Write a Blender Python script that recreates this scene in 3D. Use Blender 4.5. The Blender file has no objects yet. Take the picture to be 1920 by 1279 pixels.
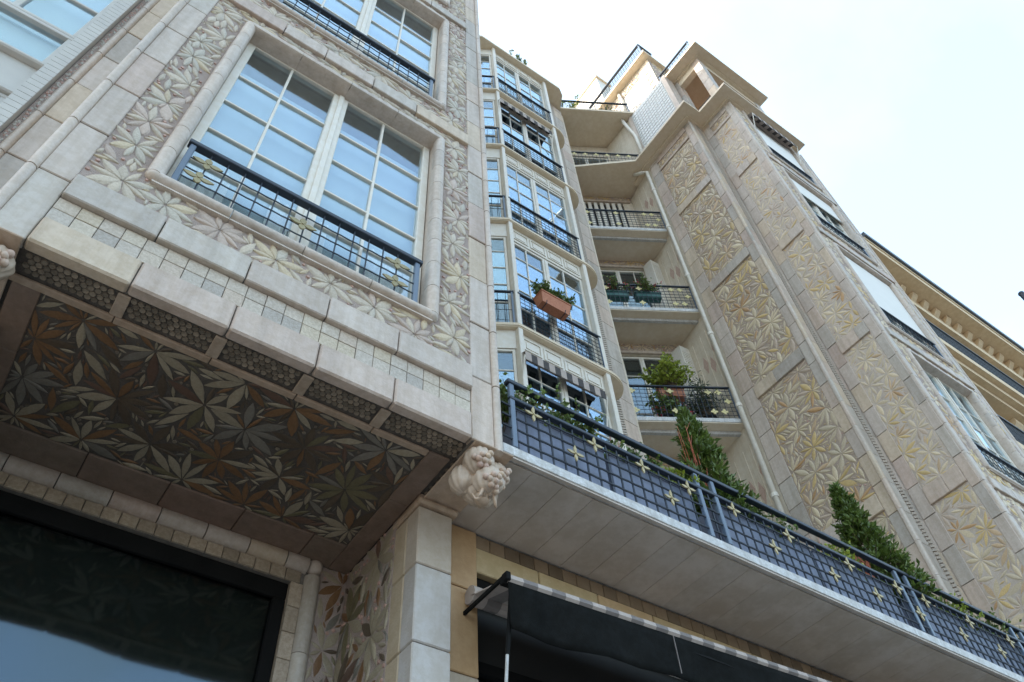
import bpy, math, random
import numpy as np
from mathutils import Matrix, Vector
PI = math.pi
random.seed(7)
rng = random.Random(11)
scene = bpy.context.scene
col = scene.collection

# ------------------------------------------------------------------ camera
RC = ((0.82121938, -0.56843694, -0.04978129), (0.42093722, 0.66239846, -0.61970972), (0.38524095, 0.48796283, 0.78325072))
CAM = Vector((0, 0, 1.6))
cd = bpy.data.cameras.new('camera'); cam = bpy.data.objects.new('camera', cd); col.objects.link(cam)
cd.sensor_width = 36; cd.lens = 28.364; cd.clip_start = 0.05; cd.clip_end = 6000
cm = Matrix.Identity(4)
for i in range(3):
    cm[i][0] = RC[0][i]; cm[i][1] = -RC[1][i]; cm[i][2] = -RC[2][i]; cm[i][3] = CAM[i]
cam.matrix_world = cm
scene.camera = cam

# ------------------------------------------------------------------ sky, sun, exposure
SUN_EL, SUN_AZ = math.radians(33), math.radians(-40)      # azimuth from +Y towards +X
w = bpy.data.worlds.new('World'); scene.world = w; w.use_nodes = True
nt = w.node_tree; nt.nodes.clear()
out = nt.nodes.new('ShaderNodeOutputWorld'); bg = nt.nodes.new('ShaderNodeBackground')
sky = nt.nodes.new('ShaderNodeTexSky'); sky.sky_type = 'NISHITA'; sky.sun_disc = False
sky.sun_elevation = SUN_EL; sky.sun_rotation = SUN_AZ % (2 * PI); sky.air_density = 1.0; sky.dust_density = 4.0; sky.ozone_density = 1.0
tc = nt.nodes.new('ShaderNodeTexCoord'); no = nt.nodes.new('ShaderNodeTexNoise')
no.inputs['Scale'].default_value = 2.2; no.inputs['Detail'].default_value = 7; no.inputs['Roughness'].default_value = 0.55
rp = nt.nodes.new('ShaderNodeValToRGB'); rp.color_ramp.elements[0].position = 0.40; rp.color_ramp.elements[1].position = 0.72
rp.color_ramp.elements[0].color = (0.30, 0.30, 0.30, 1); rp.color_ramp.elements[1].color = (0.9, 0.9, 0.9, 1)
mx = nt.nodes.new('ShaderNodeMixRGB'); mx.inputs[2].default_value = (1.28, 1.64, 1.64, 1)
nt.links.new(tc.outputs['Generated'], no.inputs['Vector']); nt.links.new(no.outputs['Fac'], rp.inputs['Fac'])
nt.links.new(rp.outputs['Color'], mx.inputs[0]); nt.links.new(sky.outputs[0], mx.inputs[1])
nt.links.new(mx.outputs[0], bg.inputs[0]); bg.inputs[1].default_value = 0.15
nt.links.new(bg.outputs[0], out.inputs[0])
sl = bpy.data.lights.new('sun', 'SUN'); sl.energy = 2.4; sl.angle = math.radians(0.5); sl.color = (1, 0.94, 0.84)
so = bpy.data.objects.new('sun', sl); col.objects.link(so)
sd = Vector((math.sin(SUN_AZ) * math.cos(SUN_EL), math.cos(SUN_AZ) * math.cos(SUN_EL), math.sin(SUN_EL)))
so.rotation_euler = sd.to_track_quat('Z', 'Y').to_euler(); so.location = (-20, 12, 40)
vs = scene.view_settings; vs.view_transform = 'Standard'; vs.look = 'None'; vs.exposure = 2.65; vs.gamma = 1; vs.use_curve_mapping = False
scene.cycles.max_bounces = 8; scene.cycles.diffuse_bounces = 5; scene.cycles.glossy_bounces = 4; scene.cycles.transparent_max_bounces = 12
scene.cycles.use_denoising = True

# ------------------------------------------------------------------ materials
def _n(nt, t, **k):
    n = nt.nodes.new(t)
    for a, b in k.items(): setattr(n, a, b)
    return n
MATS = {}
def mat(name, c, c2=None, scale=6, rough=0.6, bump=0.0, bscale=60, metal=0.0, src=None, stain=0.0, streak=False, spec=0.5, ior=1.5, island=False, trans=0.0, drip=0.0):
    """c..c2 mottled by world-space noise; src 'obj' multiplies by the object's colour, 'attr' by the mesh colour."""
    m = bpy.data.materials.new(name); m.use_nodes = True; nt = m.node_tree; L = nt.links
    b = nt.nodes['Principled BSDF']
    geo = _n(nt, 'ShaderNodeNewGeometry'); pos = geo.outputs['Position']
    noi = _n(nt, 'ShaderNodeTexNoise'); noi.inputs['Scale'].default_value = scale; noi.inputs['Detail'].default_value = 8; noi.inputs['Roughness'].default_value = 0.62
    if streak:
        mp = _n(nt, 'ShaderNodeMapping'); mp.inputs['Scale'].default_value = (1, 1, 0.12)
        L.new(pos, mp.inputs[0]); L.new(mp.outputs[0], noi.inputs['Vector'])
    else: L.new(pos, noi.inputs['Vector'])
    r = _n(nt, 'ShaderNodeValToRGB'); r.color_ramp.elements[0].position = 0.32; r.color_ramp.elements[1].position = 0.68
    r.color_ramp.elements[0].color = (*c, 1); r.color_ramp.elements[1].color = (*(c2 or c), 1)
    L.new(noi.outputs['Fac'], r.inputs['Fac']); colr = r.outputs['Color']
    def mul(a, bb, f=1.0, mode='MULTIPLY'):
        q = _n(nt, 'ShaderNodeMixRGB', blend_type=mode); q.inputs[0].default_value = f
        L.new(a, q.inputs[1])
        if hasattr(bb, 'is_linked'): L.new(bb, q.inputs[2])
        else: q.inputs[2].default_value = (*bb, 1)
        return q.outputs[0]
    if src == 'obj':
        oi = _n(nt, 'ShaderNodeObjectInfo'); colr = mul(colr, oi.outputs['Color'])
    if src == 'attr':
        at = _n(nt, 'ShaderNodeAttribute', attribute_name='col'); colr = mul(colr, at.outputs['Color'])
    if island:
        r2 = _n(nt, 'ShaderNodeValToRGB'); r2.color_ramp.elements[0].color = (0.55, 0.6, 0.5, 1); r2.color_ramp.elements[1].color = (1.35, 1.3, 1.1, 1)
        L.new(geo.outputs['Random Per Island'], r2.inputs['Fac']); colr = mul(colr, r2.outputs['Color'])
    if stain:
        n2 = _n(nt, 'ShaderNodeTexNoise'); n2.inputs['Scale'].default_value = scale * 3.7; n2.inputs['Detail'].default_value = 6; n2.inputs['Roughness'].default_value = 0.7
        L.new(pos, n2.inputs['Vector'])
        r3 = _n(nt, 'ShaderNodeValToRGB'); r3.color_ramp.elements[0].position = 0.42; r3.color_ramp.elements[1].position = 0.6
        g = 1 - stain; r3.color_ramp.elements[0].color = (g, g * 0.97, g * 0.92, 1); r3.color_ramp.elements[1].color = (1, 1, 1, 1)
        L.new(n2.outputs['Fac'], r3.inputs['Fac']); colr = mul(colr, r3.outputs['Color'])
    if drip:
        n4 = _n(nt, 'ShaderNodeTexNoise'); n4.inputs['Scale'].default_value = 1.0; n4.inputs['Detail'].default_value = 7; n4.inputs['Roughness'].default_value = 0.65
        mp4 = _n(nt, 'ShaderNodeMapping'); mp4.inputs['Scale'].default_value = (11, 11, 0.9); L.new(pos, mp4.inputs[0]); L.new(mp4.outputs[0], n4.inputs['Vector'])
        r4 = _n(nt, 'ShaderNodeValToRGB'); r4.color_ramp.elements[0].position = 0.36; r4.color_ramp.elements[1].position = 0.56
        g = 1 - drip; r4.color_ramp.elements[0].color = (g, g * 0.985, g * 0.96, 1); r4.color_ramp.elements[1].color = (1, 1, 1, 1)
        L.new(n4.outputs['Fac'], r4.inputs['Fac']); colr = mul(colr, r4.outputs['Color'])
    L.new(colr, b.inputs['Base Color'])
    b.inputs['Roughness'].default_value = rough; b.inputs['Metallic'].default_value = metal; b.inputs['IOR'].default_value = ior
    b.inputs['Specular IOR Level'].default_value = spec
    if trans:
        b.inputs['Transmission Weight'].default_value = 0
        tr = _n(nt, 'ShaderNodeBsdfTranslucent'); L.new(colr, tr.inputs[0]); ms = _n(nt, 'ShaderNodeMixShader'); ms.inputs[0].default_value = trans
        L.new(b.outputs[0], ms.inputs[1]); L.new(tr.outputs[0], ms.inputs[2]); L.new(ms.outputs[0], nt.nodes['Material Output'].inputs[0])
    if bump:
        n3 = _n(nt, 'ShaderNodeTexNoise'); n3.inputs['Scale'].default_value = bscale; n3.inputs['Detail'].default_value = 5
        L.new(pos, n3.inputs['Vector'])
        bp = _n(nt, 'ShaderNodeBump'); bp.inputs['Strength'].default_value = bump; bp.inputs['Distance'].default_value = 0.01
        L.new(n3.outputs['Fac'], bp.inputs['Height']); L.new(bp.outputs[0], b.inputs['Normal'])
    m.diffuse_color = (*c, 1); MATS[name] = m
    return m
def glassmat(name, ior, tint, rough=0.0, gc=(0.72, 0.87, 1.0)):  # gc tints reflections blue, standing in for a bluer reflected sky
    m = bpy.data.materials.new(name); m.use_nodes = True; nt = m.node_tree; nt.nodes.clear(); L = nt.links
    o = _n(nt, 'ShaderNodeOutputMaterial'); lw = _n(nt, 'ShaderNodeLayerWeight'); lw.inputs['Blend'].default_value = 0.5; pw = _n(nt, 'ShaderNodeMath', operation='POWER'); pw.inputs[1].default_value = 4.0; L.new(lw.outputs['Facing'], pw.inputs[0])
    f0 = ((ior - 1) / (ior + 1)) ** 2; f = _n(nt, 'ShaderNodeMath', operation='MULTIPLY_ADD'); f.inputs[1].default_value = 1 - f0; f.inputs[2].default_value = f0; L.new(pw.outputs[0], f.inputs[0])
    t = _n(nt, 'ShaderNodeBsdfTransparent'); t.inputs[0].default_value = (*tint, 1)
    g = _n(nt, 'ShaderNodeBsdfGlossy'); g.inputs['Roughness'].default_value = rough; g.inputs[0].default_value = (*gc, 1)
    tcn = _n(nt, 'ShaderNodeNewGeometry'); nn = _n(nt, 'ShaderNodeTexNoise'); nn.inputs['Scale'].default_value = 1.6; nn.inputs['Detail'].default_value = 1
    bp = _n(nt, 'ShaderNodeBump'); bp.inputs['Strength'].default_value = 0.3; bp.inputs['Distance'].default_value = 0.03
    L.new(tcn.outputs['Position'], nn.inputs['Vector']); L.new(nn.outputs['Fac'], bp.inputs['Height']); L.new(bp.outputs[0], g.inputs['Normal'])
    x = _n(nt, 'ShaderNodeMixShader'); L.new(f.outputs[0], x.inputs[0]); L.new(t.outputs[0], x.inputs[1]); L.new(g.outputs[0], x.inputs[2]); L.new(x.outputs[0], o.inputs[0])
    MATS[name] = m; return m
slabm = mat('stone_slab', (0.54, 0.455, 0.395), (0.63, 0.545, 0.48), 5, 0.55, 0.22, 90, src='obj', stain=0.10, streak=True, drip=0.18)
slaba = mat('stone_slab_field', (0.54, 0.455, 0.395), (0.63, 0.545, 0.48), 5, 0.55, 0.22, 90, src='attr', stain=0.10, streak=True, drip=0.18)
rollm = mat('stone_roll', (0.54, 0.455, 0.39), (0.62, 0.535, 0.465), 9, 0.45, 0.12, 60, src='obj', stain=0.10, drip=0.15)
tilem = mat('square_tile', (0.54, 0.465, 0.385), (0.61, 0.535, 0.455), 18, 0.5, 0.3, 120, src='obj', stain=0.2)
mortar = mat('panel_mortar', (0.34, 0.265, 0.23), (0.43, 0.345, 0.305), 14, 0.9, 0.8, 140)
palemortar = mat('pale_mortar', (0.38, 0.295, 0.235), (0.46, 0.365, 0.295), 14, 0.9, 0.8, 140)
greyshade = mat('grey_shaded_white', (0.48, 0.46, 0.43), (0.56, 0.54, 0.50), 4, 0.5, 0.06, 40)  # white house's shade mixed in as grey; plain grey on other parts
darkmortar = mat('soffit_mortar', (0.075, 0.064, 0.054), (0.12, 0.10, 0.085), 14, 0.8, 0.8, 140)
leafm = mat('leaf_ceramic', (0.9, 0.88, 0.84), (1.0, 1.0, 0.98), 22, 0.42, 0.2, 70, src='obj', stain=0.14)
leafa = mat('leaf_ceramic_field', (0.9, 0.88, 0.84), (1.0, 1.0, 0.98), 22, 0.42, 0.2, 70, src='attr', stain=0.14)
pebm = mat('pebble_ceramic', (0.9, 0.86, 0.82), (1, 1, 1), 60, 0.5, 0.0, src='attr')
jointm = mat('joint_mortar', (0.15, 0.135, 0.12), (0.22, 0.20, 0.175), 20, 0.95, 0.5, 120)
white = mat('white_paint', (0.72, 0.675, 0.60), (0.78, 0.735, 0.66), 4, 0.4, 0.06, 40, stain=0.05)
cream = mat('cream_paint', (0.70, 0.59, 0.44), (0.75, 0.64, 0.50), 3, 0.55, 0.1, 60, stain=0.06)
stucco = mat('stucco', (0.70, 0.615, 0.50), (0.75, 0.67, 0.555), 3, 0.85, 0.35, 150, stain=0.06, drip=0.10)
soffitp = mat('soffit_paint', (0.76, 0.67, 0.54), (0.81, 0.72, 0.59), 2.2, 0.7, 0.15, 90, stain=0.06)
boardp = mat('balcony_board', (0.57, 0.505, 0.45), (0.64, 0.575, 0.515), 1.3, 0.6, 0.1, 90, src='obj', stain=0.16)
slabedge = mat('slab_edge', (0.62, 0.62, 0.63), (0.70, 0.70, 0.70), 12, 0.6, 0.3, 200, stain=0.2, drip=0.2)
navy = mat('navy_paint', (0.018, 0.027, 0.042), (0.027, 0.037, 0.055), 8, 0.5, 0.06, 60)
bluegrey = mat('bluegrey_paint', (0.10, 0.14, 0.20), (0.13, 0.175, 0.24), 6, 0.38, 0.05, 60)
zinc = mat('zinc_trough', (0.19, 0.225, 0.33), (0.25, 0.285, 0.40), 5, 0.5, 0.08, 12, stain=0.15, streak=True)
gold = mat('gold_paint', (0.27, 0.225, 0.11), (0.34, 0.285, 0.15), 20, 0.5, 0.1, 80)
fargold = mat('yellow_paint', (0.62, 0.53, 0.24), (0.70, 0.60, 0.30), 20, 0.5)
goldp = mat('pale_gold_paint', (0.40, 0.325, 0.165), (0.50, 0.41, 0.225), 20, 0.5)
pinkst = mat('pink_tile', (0.48, 0.32, 0.25), (0.58, 0.42, 0.34), 30, 0.7, 0.3, 100)
terra = mat('terracotta', (0.48, 0.19, 0.11), (0.58, 0.25, 0.15), 12, 0.75, 0.2, 90, stain=0.15)
greenbox = mat('green_plastic', (0.03, 0.11, 0.10), (0.04, 0.14, 0.125), 5, 0.45)
black = mat('black_metal', (0.008, 0.008, 0.008), (0.012, 0.012, 0.012), 5, 0.8, spec=0.1)
blackcloth = mat('black_canvas', (0.009, 0.010, 0.010), (0.015, 0.016, 0.016), 6, 0.95, 0.25, 260, stain=0.2, spec=0.08)
stripw = mat('pale_canvas', (0.42, 0.355, 0.32), (0.48, 0.41, 0.37), 30, 0.9, 0.2, 300)
stripd = mat('charcoal_canvas', (0.06, 0.055, 0.055), (0.09, 0.08, 0.08), 30, 0.9, 0.2, 300)
stripg = mat('grey_canvas', (0.19, 0.165, 0.155), (0.23, 0.20, 0.19), 30, 0.9, 0.2, 300)
orangest = mat('warm_stone', (0.46, 0.335, 0.215), (0.55, 0.425, 0.295), 4, 0.55, 0.2, 90, src='obj', stain=0.1, streak=True)
dark = mat('dark_interior', (0.02, 0.02, 0.02), (0.03, 0.028, 0.026), 2, 0.9)
room = mat('room_wall', (0.06, 0.065, 0.06), (0.08, 0.085, 0.08), 2, 0.9)
blind = mat('fabric_blind', (0.44, 0.50, 0.51), (0.50, 0.56, 0.57), 3, 0.9)
wblind = mat('white_blind', (0.78, 0.76, 0.72), (0.82, 0.80, 0.76), 3, 0.9)
panegloom = mat('pane_gloom', (0.060, 0.064, 0.056), (0.075, 0.08, 0.07), 4, 0.9)  # dim depth of the shop pane put into a dark grey-green
timber = mat('brown_board', (0.20, 0.13, 0.10), (0.26, 0.17, 0.13), 5, 0.6, streak=True)
ochre = mat('ochre_stone', (0.72, 0.56, 0.37), (0.78, 0.635, 0.445), 3, 0.8, 0.25, 60, stain=0.08)
slate = mat('slate_roof', (0.07, 0.085, 0.10), (0.11, 0.13, 0.15), 14, 0.5, 0.5, 60)
ironm = mat('wrought_iron', (0.035, 0.042, 0.05), (0.05, 0.058, 0.07), 20, 0.5)
asphalt = mat('asphalt', (0.045, 0.045, 0.047), (0.07, 0.07, 0.07), 3, 0.9, 0.5, 200)
paving = mat('paving', (0.20, 0.185, 0.165), (0.26, 0.24, 0.215), 2, 0.85, 0.3, 120)
kerbm = mat('kerb_granite', (0.34, 0.33, 0.32), (0.44, 0.43, 0.41), 40, 0.8, 0.2, 150)
folm = mat('laurel_leaf', (0.085, 0.135, 0.028), (0.13, 0.19, 0.045), 9, 0.42, island=True, trans=0.25)
limem = mat('lime_leaf', (0.24, 0.31, 0.04), (0.34, 0.40, 0.07), 9, 0.5, island=True, trans=0.3)
midfol = mat('ivy_leaf', (0.10, 0.16, 0.04), (0.17, 0.235, 0.07), 9, 0.45, island=True, trans=0.25)
greyfol = mat('oleander_leaf', (0.055, 0.085, 0.05), (0.09, 0.12, 0.075), 9, 0.45, island=True, trans=0.2)
twigm = mat('red_twig', (0.36, 0.075, 0.035), (0.46, 0.13, 0.06), 30, 0.6)
barkm = mat('bark', (0.10, 0.07, 0.045), (0.15, 0.11, 0.07), 30, 0.9)
redfl = mat('red_petal', (0.50, 0.02, 0.04), (0.62, 0.05, 0.09), 30, 0.6)
soil = mat('soil', (0.04, 0.03, 0.02), (0.06, 0.045, 0.03), 30, 1.0)
sunbrick = mat('sunlit_brick', (0.66, 0.26, 0.07), (0.74, 0.40, 0.15), 5, 0.8, 0.3, 60)  # orange holds the warm sunlight on the loggia's inner brick
glasbl = mat('glass_block', (0.50, 0.52, 0.50), (0.58, 0.60, 0.58), 8, 0.15)
clearglass = glassmat('window_glass', 2.1, (0.95, 0.98, 0.99))
darkglass = glassmat('shop_glass', 2.1, (0.62, 0.66, 0.64), 0.05, (0.46, 0.58, 0.68))

# ------------------------------------------------------------------ mesh helpers
class Frame:
    """wall frame: u along the wall, d into the wall, z up"""
    def __init__(s, x, y, ang=0.0):
        s.o = np.array((x, y, 0.0)); s.u = np.array((math.cos(ang), math.sin(ang), 0.0)); s.d = np.array((-math.sin(ang), math.cos(ang), 0.0))
    def p(s, u, d, z): return s.o + s.u * u + s.d * d + np.array((0, 0, z))
W0 = Frame(0, 0, 0)
class MB:
    def __init__(s): s.v = []; s.f = []; s.c = []; s.cur = (1, 1, 1)
    def add(s, vs, fs):
        b = len(s.v); s.v += [tuple(map(float, q)) for q in vs]; s.f += [tuple(b + i for i in q) for q in fs]; s.c += [s.cur] * len(fs); return s
    def box(s, u0, u1, d0, d1, z0, z1, F=W0, bev=0.0):
        if u0 > u1: u0, u1 = u1, u0
        if d0 > d1: d0, d1 = d1, d0
        if z0 > z1: z0, z1 = z1, z0
        if not bev:
            vs = [F.p(a, b, c) for a in (u0, u1) for b in (d0, d1) for c in (z0, z1)]
            return s.add(vs, [(0, 1, 3, 2), (4, 6, 7, 5), (0, 4, 5, 1), (2, 3, 7, 6), (0, 2, 6, 4), (1, 5, 7, 3)])
        e = min(bev, (u1 - u0) * .45, (d1 - d0) * .45, (z1 - z0) * .45)
        lo = (u0, d0, z0); hi = (u1, d1, z1); vs = []; ix = {}
        for sx in (0, 1):
            for sy in (0, 1):
                for sz in (0, 1):
                    for ax in range(3):
                        q = []
                        for k, sg in enumerate((sx, sy, sz)):
                            base = hi[k] if sg else lo[k]
                            q.append(base if k == ax else base + (-e if sg else e))
                        ix[sx, sy, sz, ax] = len(vs); vs.append(F.p(*q))
        fs = []
        def I(x, y, z, a): return ix[x, y, z, a]
        for a in (0, 1):
            fs.append([I(a, 0, 0, 0), I(a, 1, 0, 0), I(a, 1, 1, 0), I(a, 0, 1, 0)] if a else [I(0, 0, 0, 0), I(0, 0, 1, 0), I(0, 1, 1, 0), I(0, 1, 0, 0)])
            fs.append([I(0, a, 0, 1), I(0, a, 1, 1), I(1, a, 1, 1), I(1, a, 0, 1)] if a else [I(0, 0, 0, 1), I(1, 0, 0, 1), I(1, 0, 1, 1), I(0, 0, 1, 1)])
            fs.append([I(0, 0, a, 2), I(1, 0, a, 2), I(1, 1, a, 2), I(0, 1, a, 2)] if a else [I(0, 0, 0, 2), I(0, 1, 0, 2), I(1, 1, 0, 2), I(1, 0, 0, 2)])
        for a in (0, 1):
            for b in (0, 1):
                fs.append([I(a, b, 0, 0), I(a, b, 1, 0), I(a, b, 1, 1), I(a, b, 0, 1)])
                fs.append([I(a, 0, b, 0), I(a, 1, b, 0), I(a, 1, b, 2), I(a, 0, b, 2)])
                fs.append([I(0, a, b, 1), I(1, a, b, 1), I(1, a, b, 2), I(0, a, b, 2)])
                for c in (0, 1): fs.append([I(a, b, c, 0), I(a, b, c, 1), I(a, b, c, 2)])
        ctr = np.array(F.p((u0 + u1) / 2, (d0 + d1) / 2, (z0 + z1) / 2)); V = [np.array(q) for q in vs]; gs = []
        for f in fs:
            n = np.cross(V[f[1]] - V[f[0]], V[f[2]] - V[f[0]])
            gs.append(tuple(f) if n @ (V[f[0]] - ctr) > 0 else tuple(reversed(f)))
        return s.add(vs, gs)
    def prism(s, pts, O, A, B, Wd, L, cap=True):
        """2-D outline pts in axes A, B at O, extruded along Wd by L"""
        O, A, B, Wd = (np.array(q, float) for q in (O, A, B, Wd)); n = len(pts)
        vs = [O + A * a + B * b for a, b in pts] + [O + A * a + B * b + Wd * L for a, b in pts]
        fs = [(i, (i + 1) % n, n + (i + 1) % n, n + i) for i in range(n)]
        if cap: fs += [tuple(reversed(range(n))), tuple(range(n, 2 * n))]
        return s.add(vs, fs)
    def poly(s, pts, z0, z1):
        return s.prism(pts, (0, 0, z0), (1, 0, 0), (0, 1, 0), (0, 0, 1), z1 - z0)
    def tube(s, pts, r, n=8, cap=True, r2=None):
        pts = [np.array(p, float) for p in pts]; m = len(pts); vs = []; fs = []
        for i, p in enumerate(pts):
            t = pts[min(i + 1, m - 1)] - pts[max(i - 1, 0)]; t /= np.linalg.norm(t) + 1e-9
            a = np.cross(t, (0, 0, 1) if abs(t[2]) < .9 else (1, 0, 0)); a /= np.linalg.norm(a); b = np.cross(t, a)
            rr = r if r2 is None else r + (r2 - r) * i / (m - 1)
            vs += [p + (a * math.cos(2 * PI * k / n) + b * math.sin(2 * PI * k / n)) * rr for k in range(n)]
        for i in range(m - 1):
            for k in range(n): fs.append((i * n + k, i * n + (k + 1) % n, (i + 1) * n + (k + 1) % n, (i + 1) * n + k))
        if cap: fs += [tuple(reversed(range(n))), tuple((m - 1) * n + k for k in range(n))]
        return s.add(vs, fs)
    def ball(s, c, r, n=10, m=6, sc=(1, 1, 1)):
        c = np.array(c, float); vs = [c + np.array((0, 0, r * sc[2]))]; fs = []
        for i in range(1, m):
            t = PI * i / m
            for k in range(n):
                a = 2 * PI * k / n; vs.append(c + np.array((math.sin(t) * math.cos(a) * sc[0], math.sin(t) * math.sin(a) * sc[1], math.cos(t) * sc[2])) * r)
        vs.append(c - np.array((0, 0, r * sc[2]))); e = len(vs) - 1
        for k in range(n):
            fs.append((0, 1 + k, 1 + (k + 1) % n)); fs.append((e, 1 + (m - 2) * n + (k + 1) % n, 1 + (m - 2) * n + k))
            for i in range(m - 2): fs.append((1 + i * n + k, 1 + (i + 1) * n + k, 1 + (i + 1) * n + (k + 1) % n, 1 + i * n + (k + 1) % n))
        return s.add(vs, fs)
    def mesh(s, name, colors=False):
        me = bpy.data.meshes.new(name); me.from_pydata(s.v, [], s.f)
        if colors:
            at = me.color_attributes.new('col', 'FLOAT_COLOR', 'CORNER'); arr = []
            for f, c in zip(s.f, s.c): arr += [c[0], c[1], c[2], 1.0] * len(f)
            at.data.foreach_set('color', arr)
        me.update(); return me
WORLD = {}
def link(o, parent=None, color=None, kind=None):
    col.objects.link(o)
    if parent is not None:
        o.parent = parent; o.matrix_parent_inverse = Matrix.Translation(-Vector(WORLD.get(parent.name, (0, 0, 0))))
    if color is not None: o.color = (*color[:3], 1)
    if kind: o['kind'] = kind
    return o
def mk(name, mb, m, parent=None, color=None, kind=None, smooth=False, colors=False):
    me = mb.mesh(name, colors); me.materials.append(m)
    if smooth: me.shade_smooth()
    return link(bpy.data.objects.new(name, me), parent, color, kind)
def bx(name, m, parent, u0, u1, d0, d1, z0, z1, F=W0, bev=0.0, color=None, kind=None):
    return mk(name, MB().box(u0, u1, d0, d1, z0, z1, F, bev), m, parent, color, kind)
def tag(o, label, cat, group=None, kind=None):
    o['label'] = label; o['category'] = cat
    if group: o['group'] = group
    if kind: o['kind'] = kind
    return o
def thing(name, loc, label, cat, group=None):
    o = bpy.data.objects.new(name, None); col.objects.link(o); o.location = loc; o.empty_display_size = 0.2
    WORLD[o.name] = tuple(loc); return tag(o, label, cat, group)
def tint(a=0.06, w=0.03, base=1.0):
    v = base * (1 + rng.uniform(-a, a)); k = rng.uniform(-w, w); return (v * (1 + k), v, v * (1 - k))
def stone_tint():
    r = rng.random(); v = rng.uniform(.95, 1.05)
    if r < .36: c = (1.0, 1.0, 1.0)
    elif r < .50: c = (1.0, .945, .90)
    elif r < .68: c = (.92, .96, .97)
    elif r < .80: c = (.83, .86, .87)
    elif r < .92: c = (1.05, 1.0, .88)
    else: c = (.96, .89, .87)
    return tuple(q * v for q in c)

# ------------------------------------------------------------------ setting
def structure(o): o['kind'] = 'structure'; return o
structure(mk('road', MB().box(-3000, 3000, -3000, -2.2, -0.6, -0.13), asphalt))
structure(mk('pavement', MB().box(-60, 60, -2.0, 14, -0.5, 0), paving))
structure(mk('ground', MB().box(-3000, 3000, 14, 3000, -0.6, -0.1), asphalt))
structure(mk('kerb', MB().box(-60, 60, -2.2, -2.004, -0.5, 0.0, bev=.012), kerbm))

BLD = thing('apartment_building', (5.3, 5.0, 0), 'tall apartment building clad in pale stone slabs and ceramic leaf mosaic', 'building')

# ------------------------------------------------------------------ ceramic leaf mosaic
def leaf_unit(nt_=6, fine=True):
    ts = [0.0, .13, .32, .55, .78, .92, 1.0] if fine else [0, .25, .6, .85, 1.0]
    ss = [-1, -.62, 0, .62, 1] if fine else [-1, 0, 1]
    hh = [-.35, .85, .68, .85, -.35] if fine else [-.3, 1, -.3]
    vs = []; fs = []
    for t in ts:
        wd = 0.5 * (math.sin(PI * min(1, t ** 1.12)) ** .95 if 0 < t < 1 else 0.02)
        lift = math.sin(PI * (0.08 + 0.84 * t)) ** .6
        for s_, h in zip(ss, hh): vs.append((t, s_ * wd, h * lift if h > 0 else h))
    n = len(ss)
    for i in range(len(ts) - 1):
        for k in range(n - 1): fs.append((i * n + k, (i + 1) * n + k, (i + 1) * n + k + 1, i * n + k + 1))
    return vs, fs
LEAF_F = leaf_unit(); LEAF_C = leaf_unit(fine=False)
_lm = bpy.data.meshes.new('leaf'); _lm.from_pydata(*[LEAF_F[0], [], LEAF_F[1]]); _lm.shade_smooth(); _lm.materials.append(leafm)
TT, SS = np.meshgrid(np.linspace(.10, .95, 9), np.array((-.62, 0, .62))); TT = TT.ravel(); SS = SS.ravel()
T2, S2 = np.meshgrid(np.linspace(0.02, .99, 34), np.linspace(-.95, .95, 11)); T2 = T2.ravel(); S2 = S2.ravel()
def _wd(t): return 0.5 * np.sin(PI * np.clip(t, 0.001, .999) ** 1.12) ** .95
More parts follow.
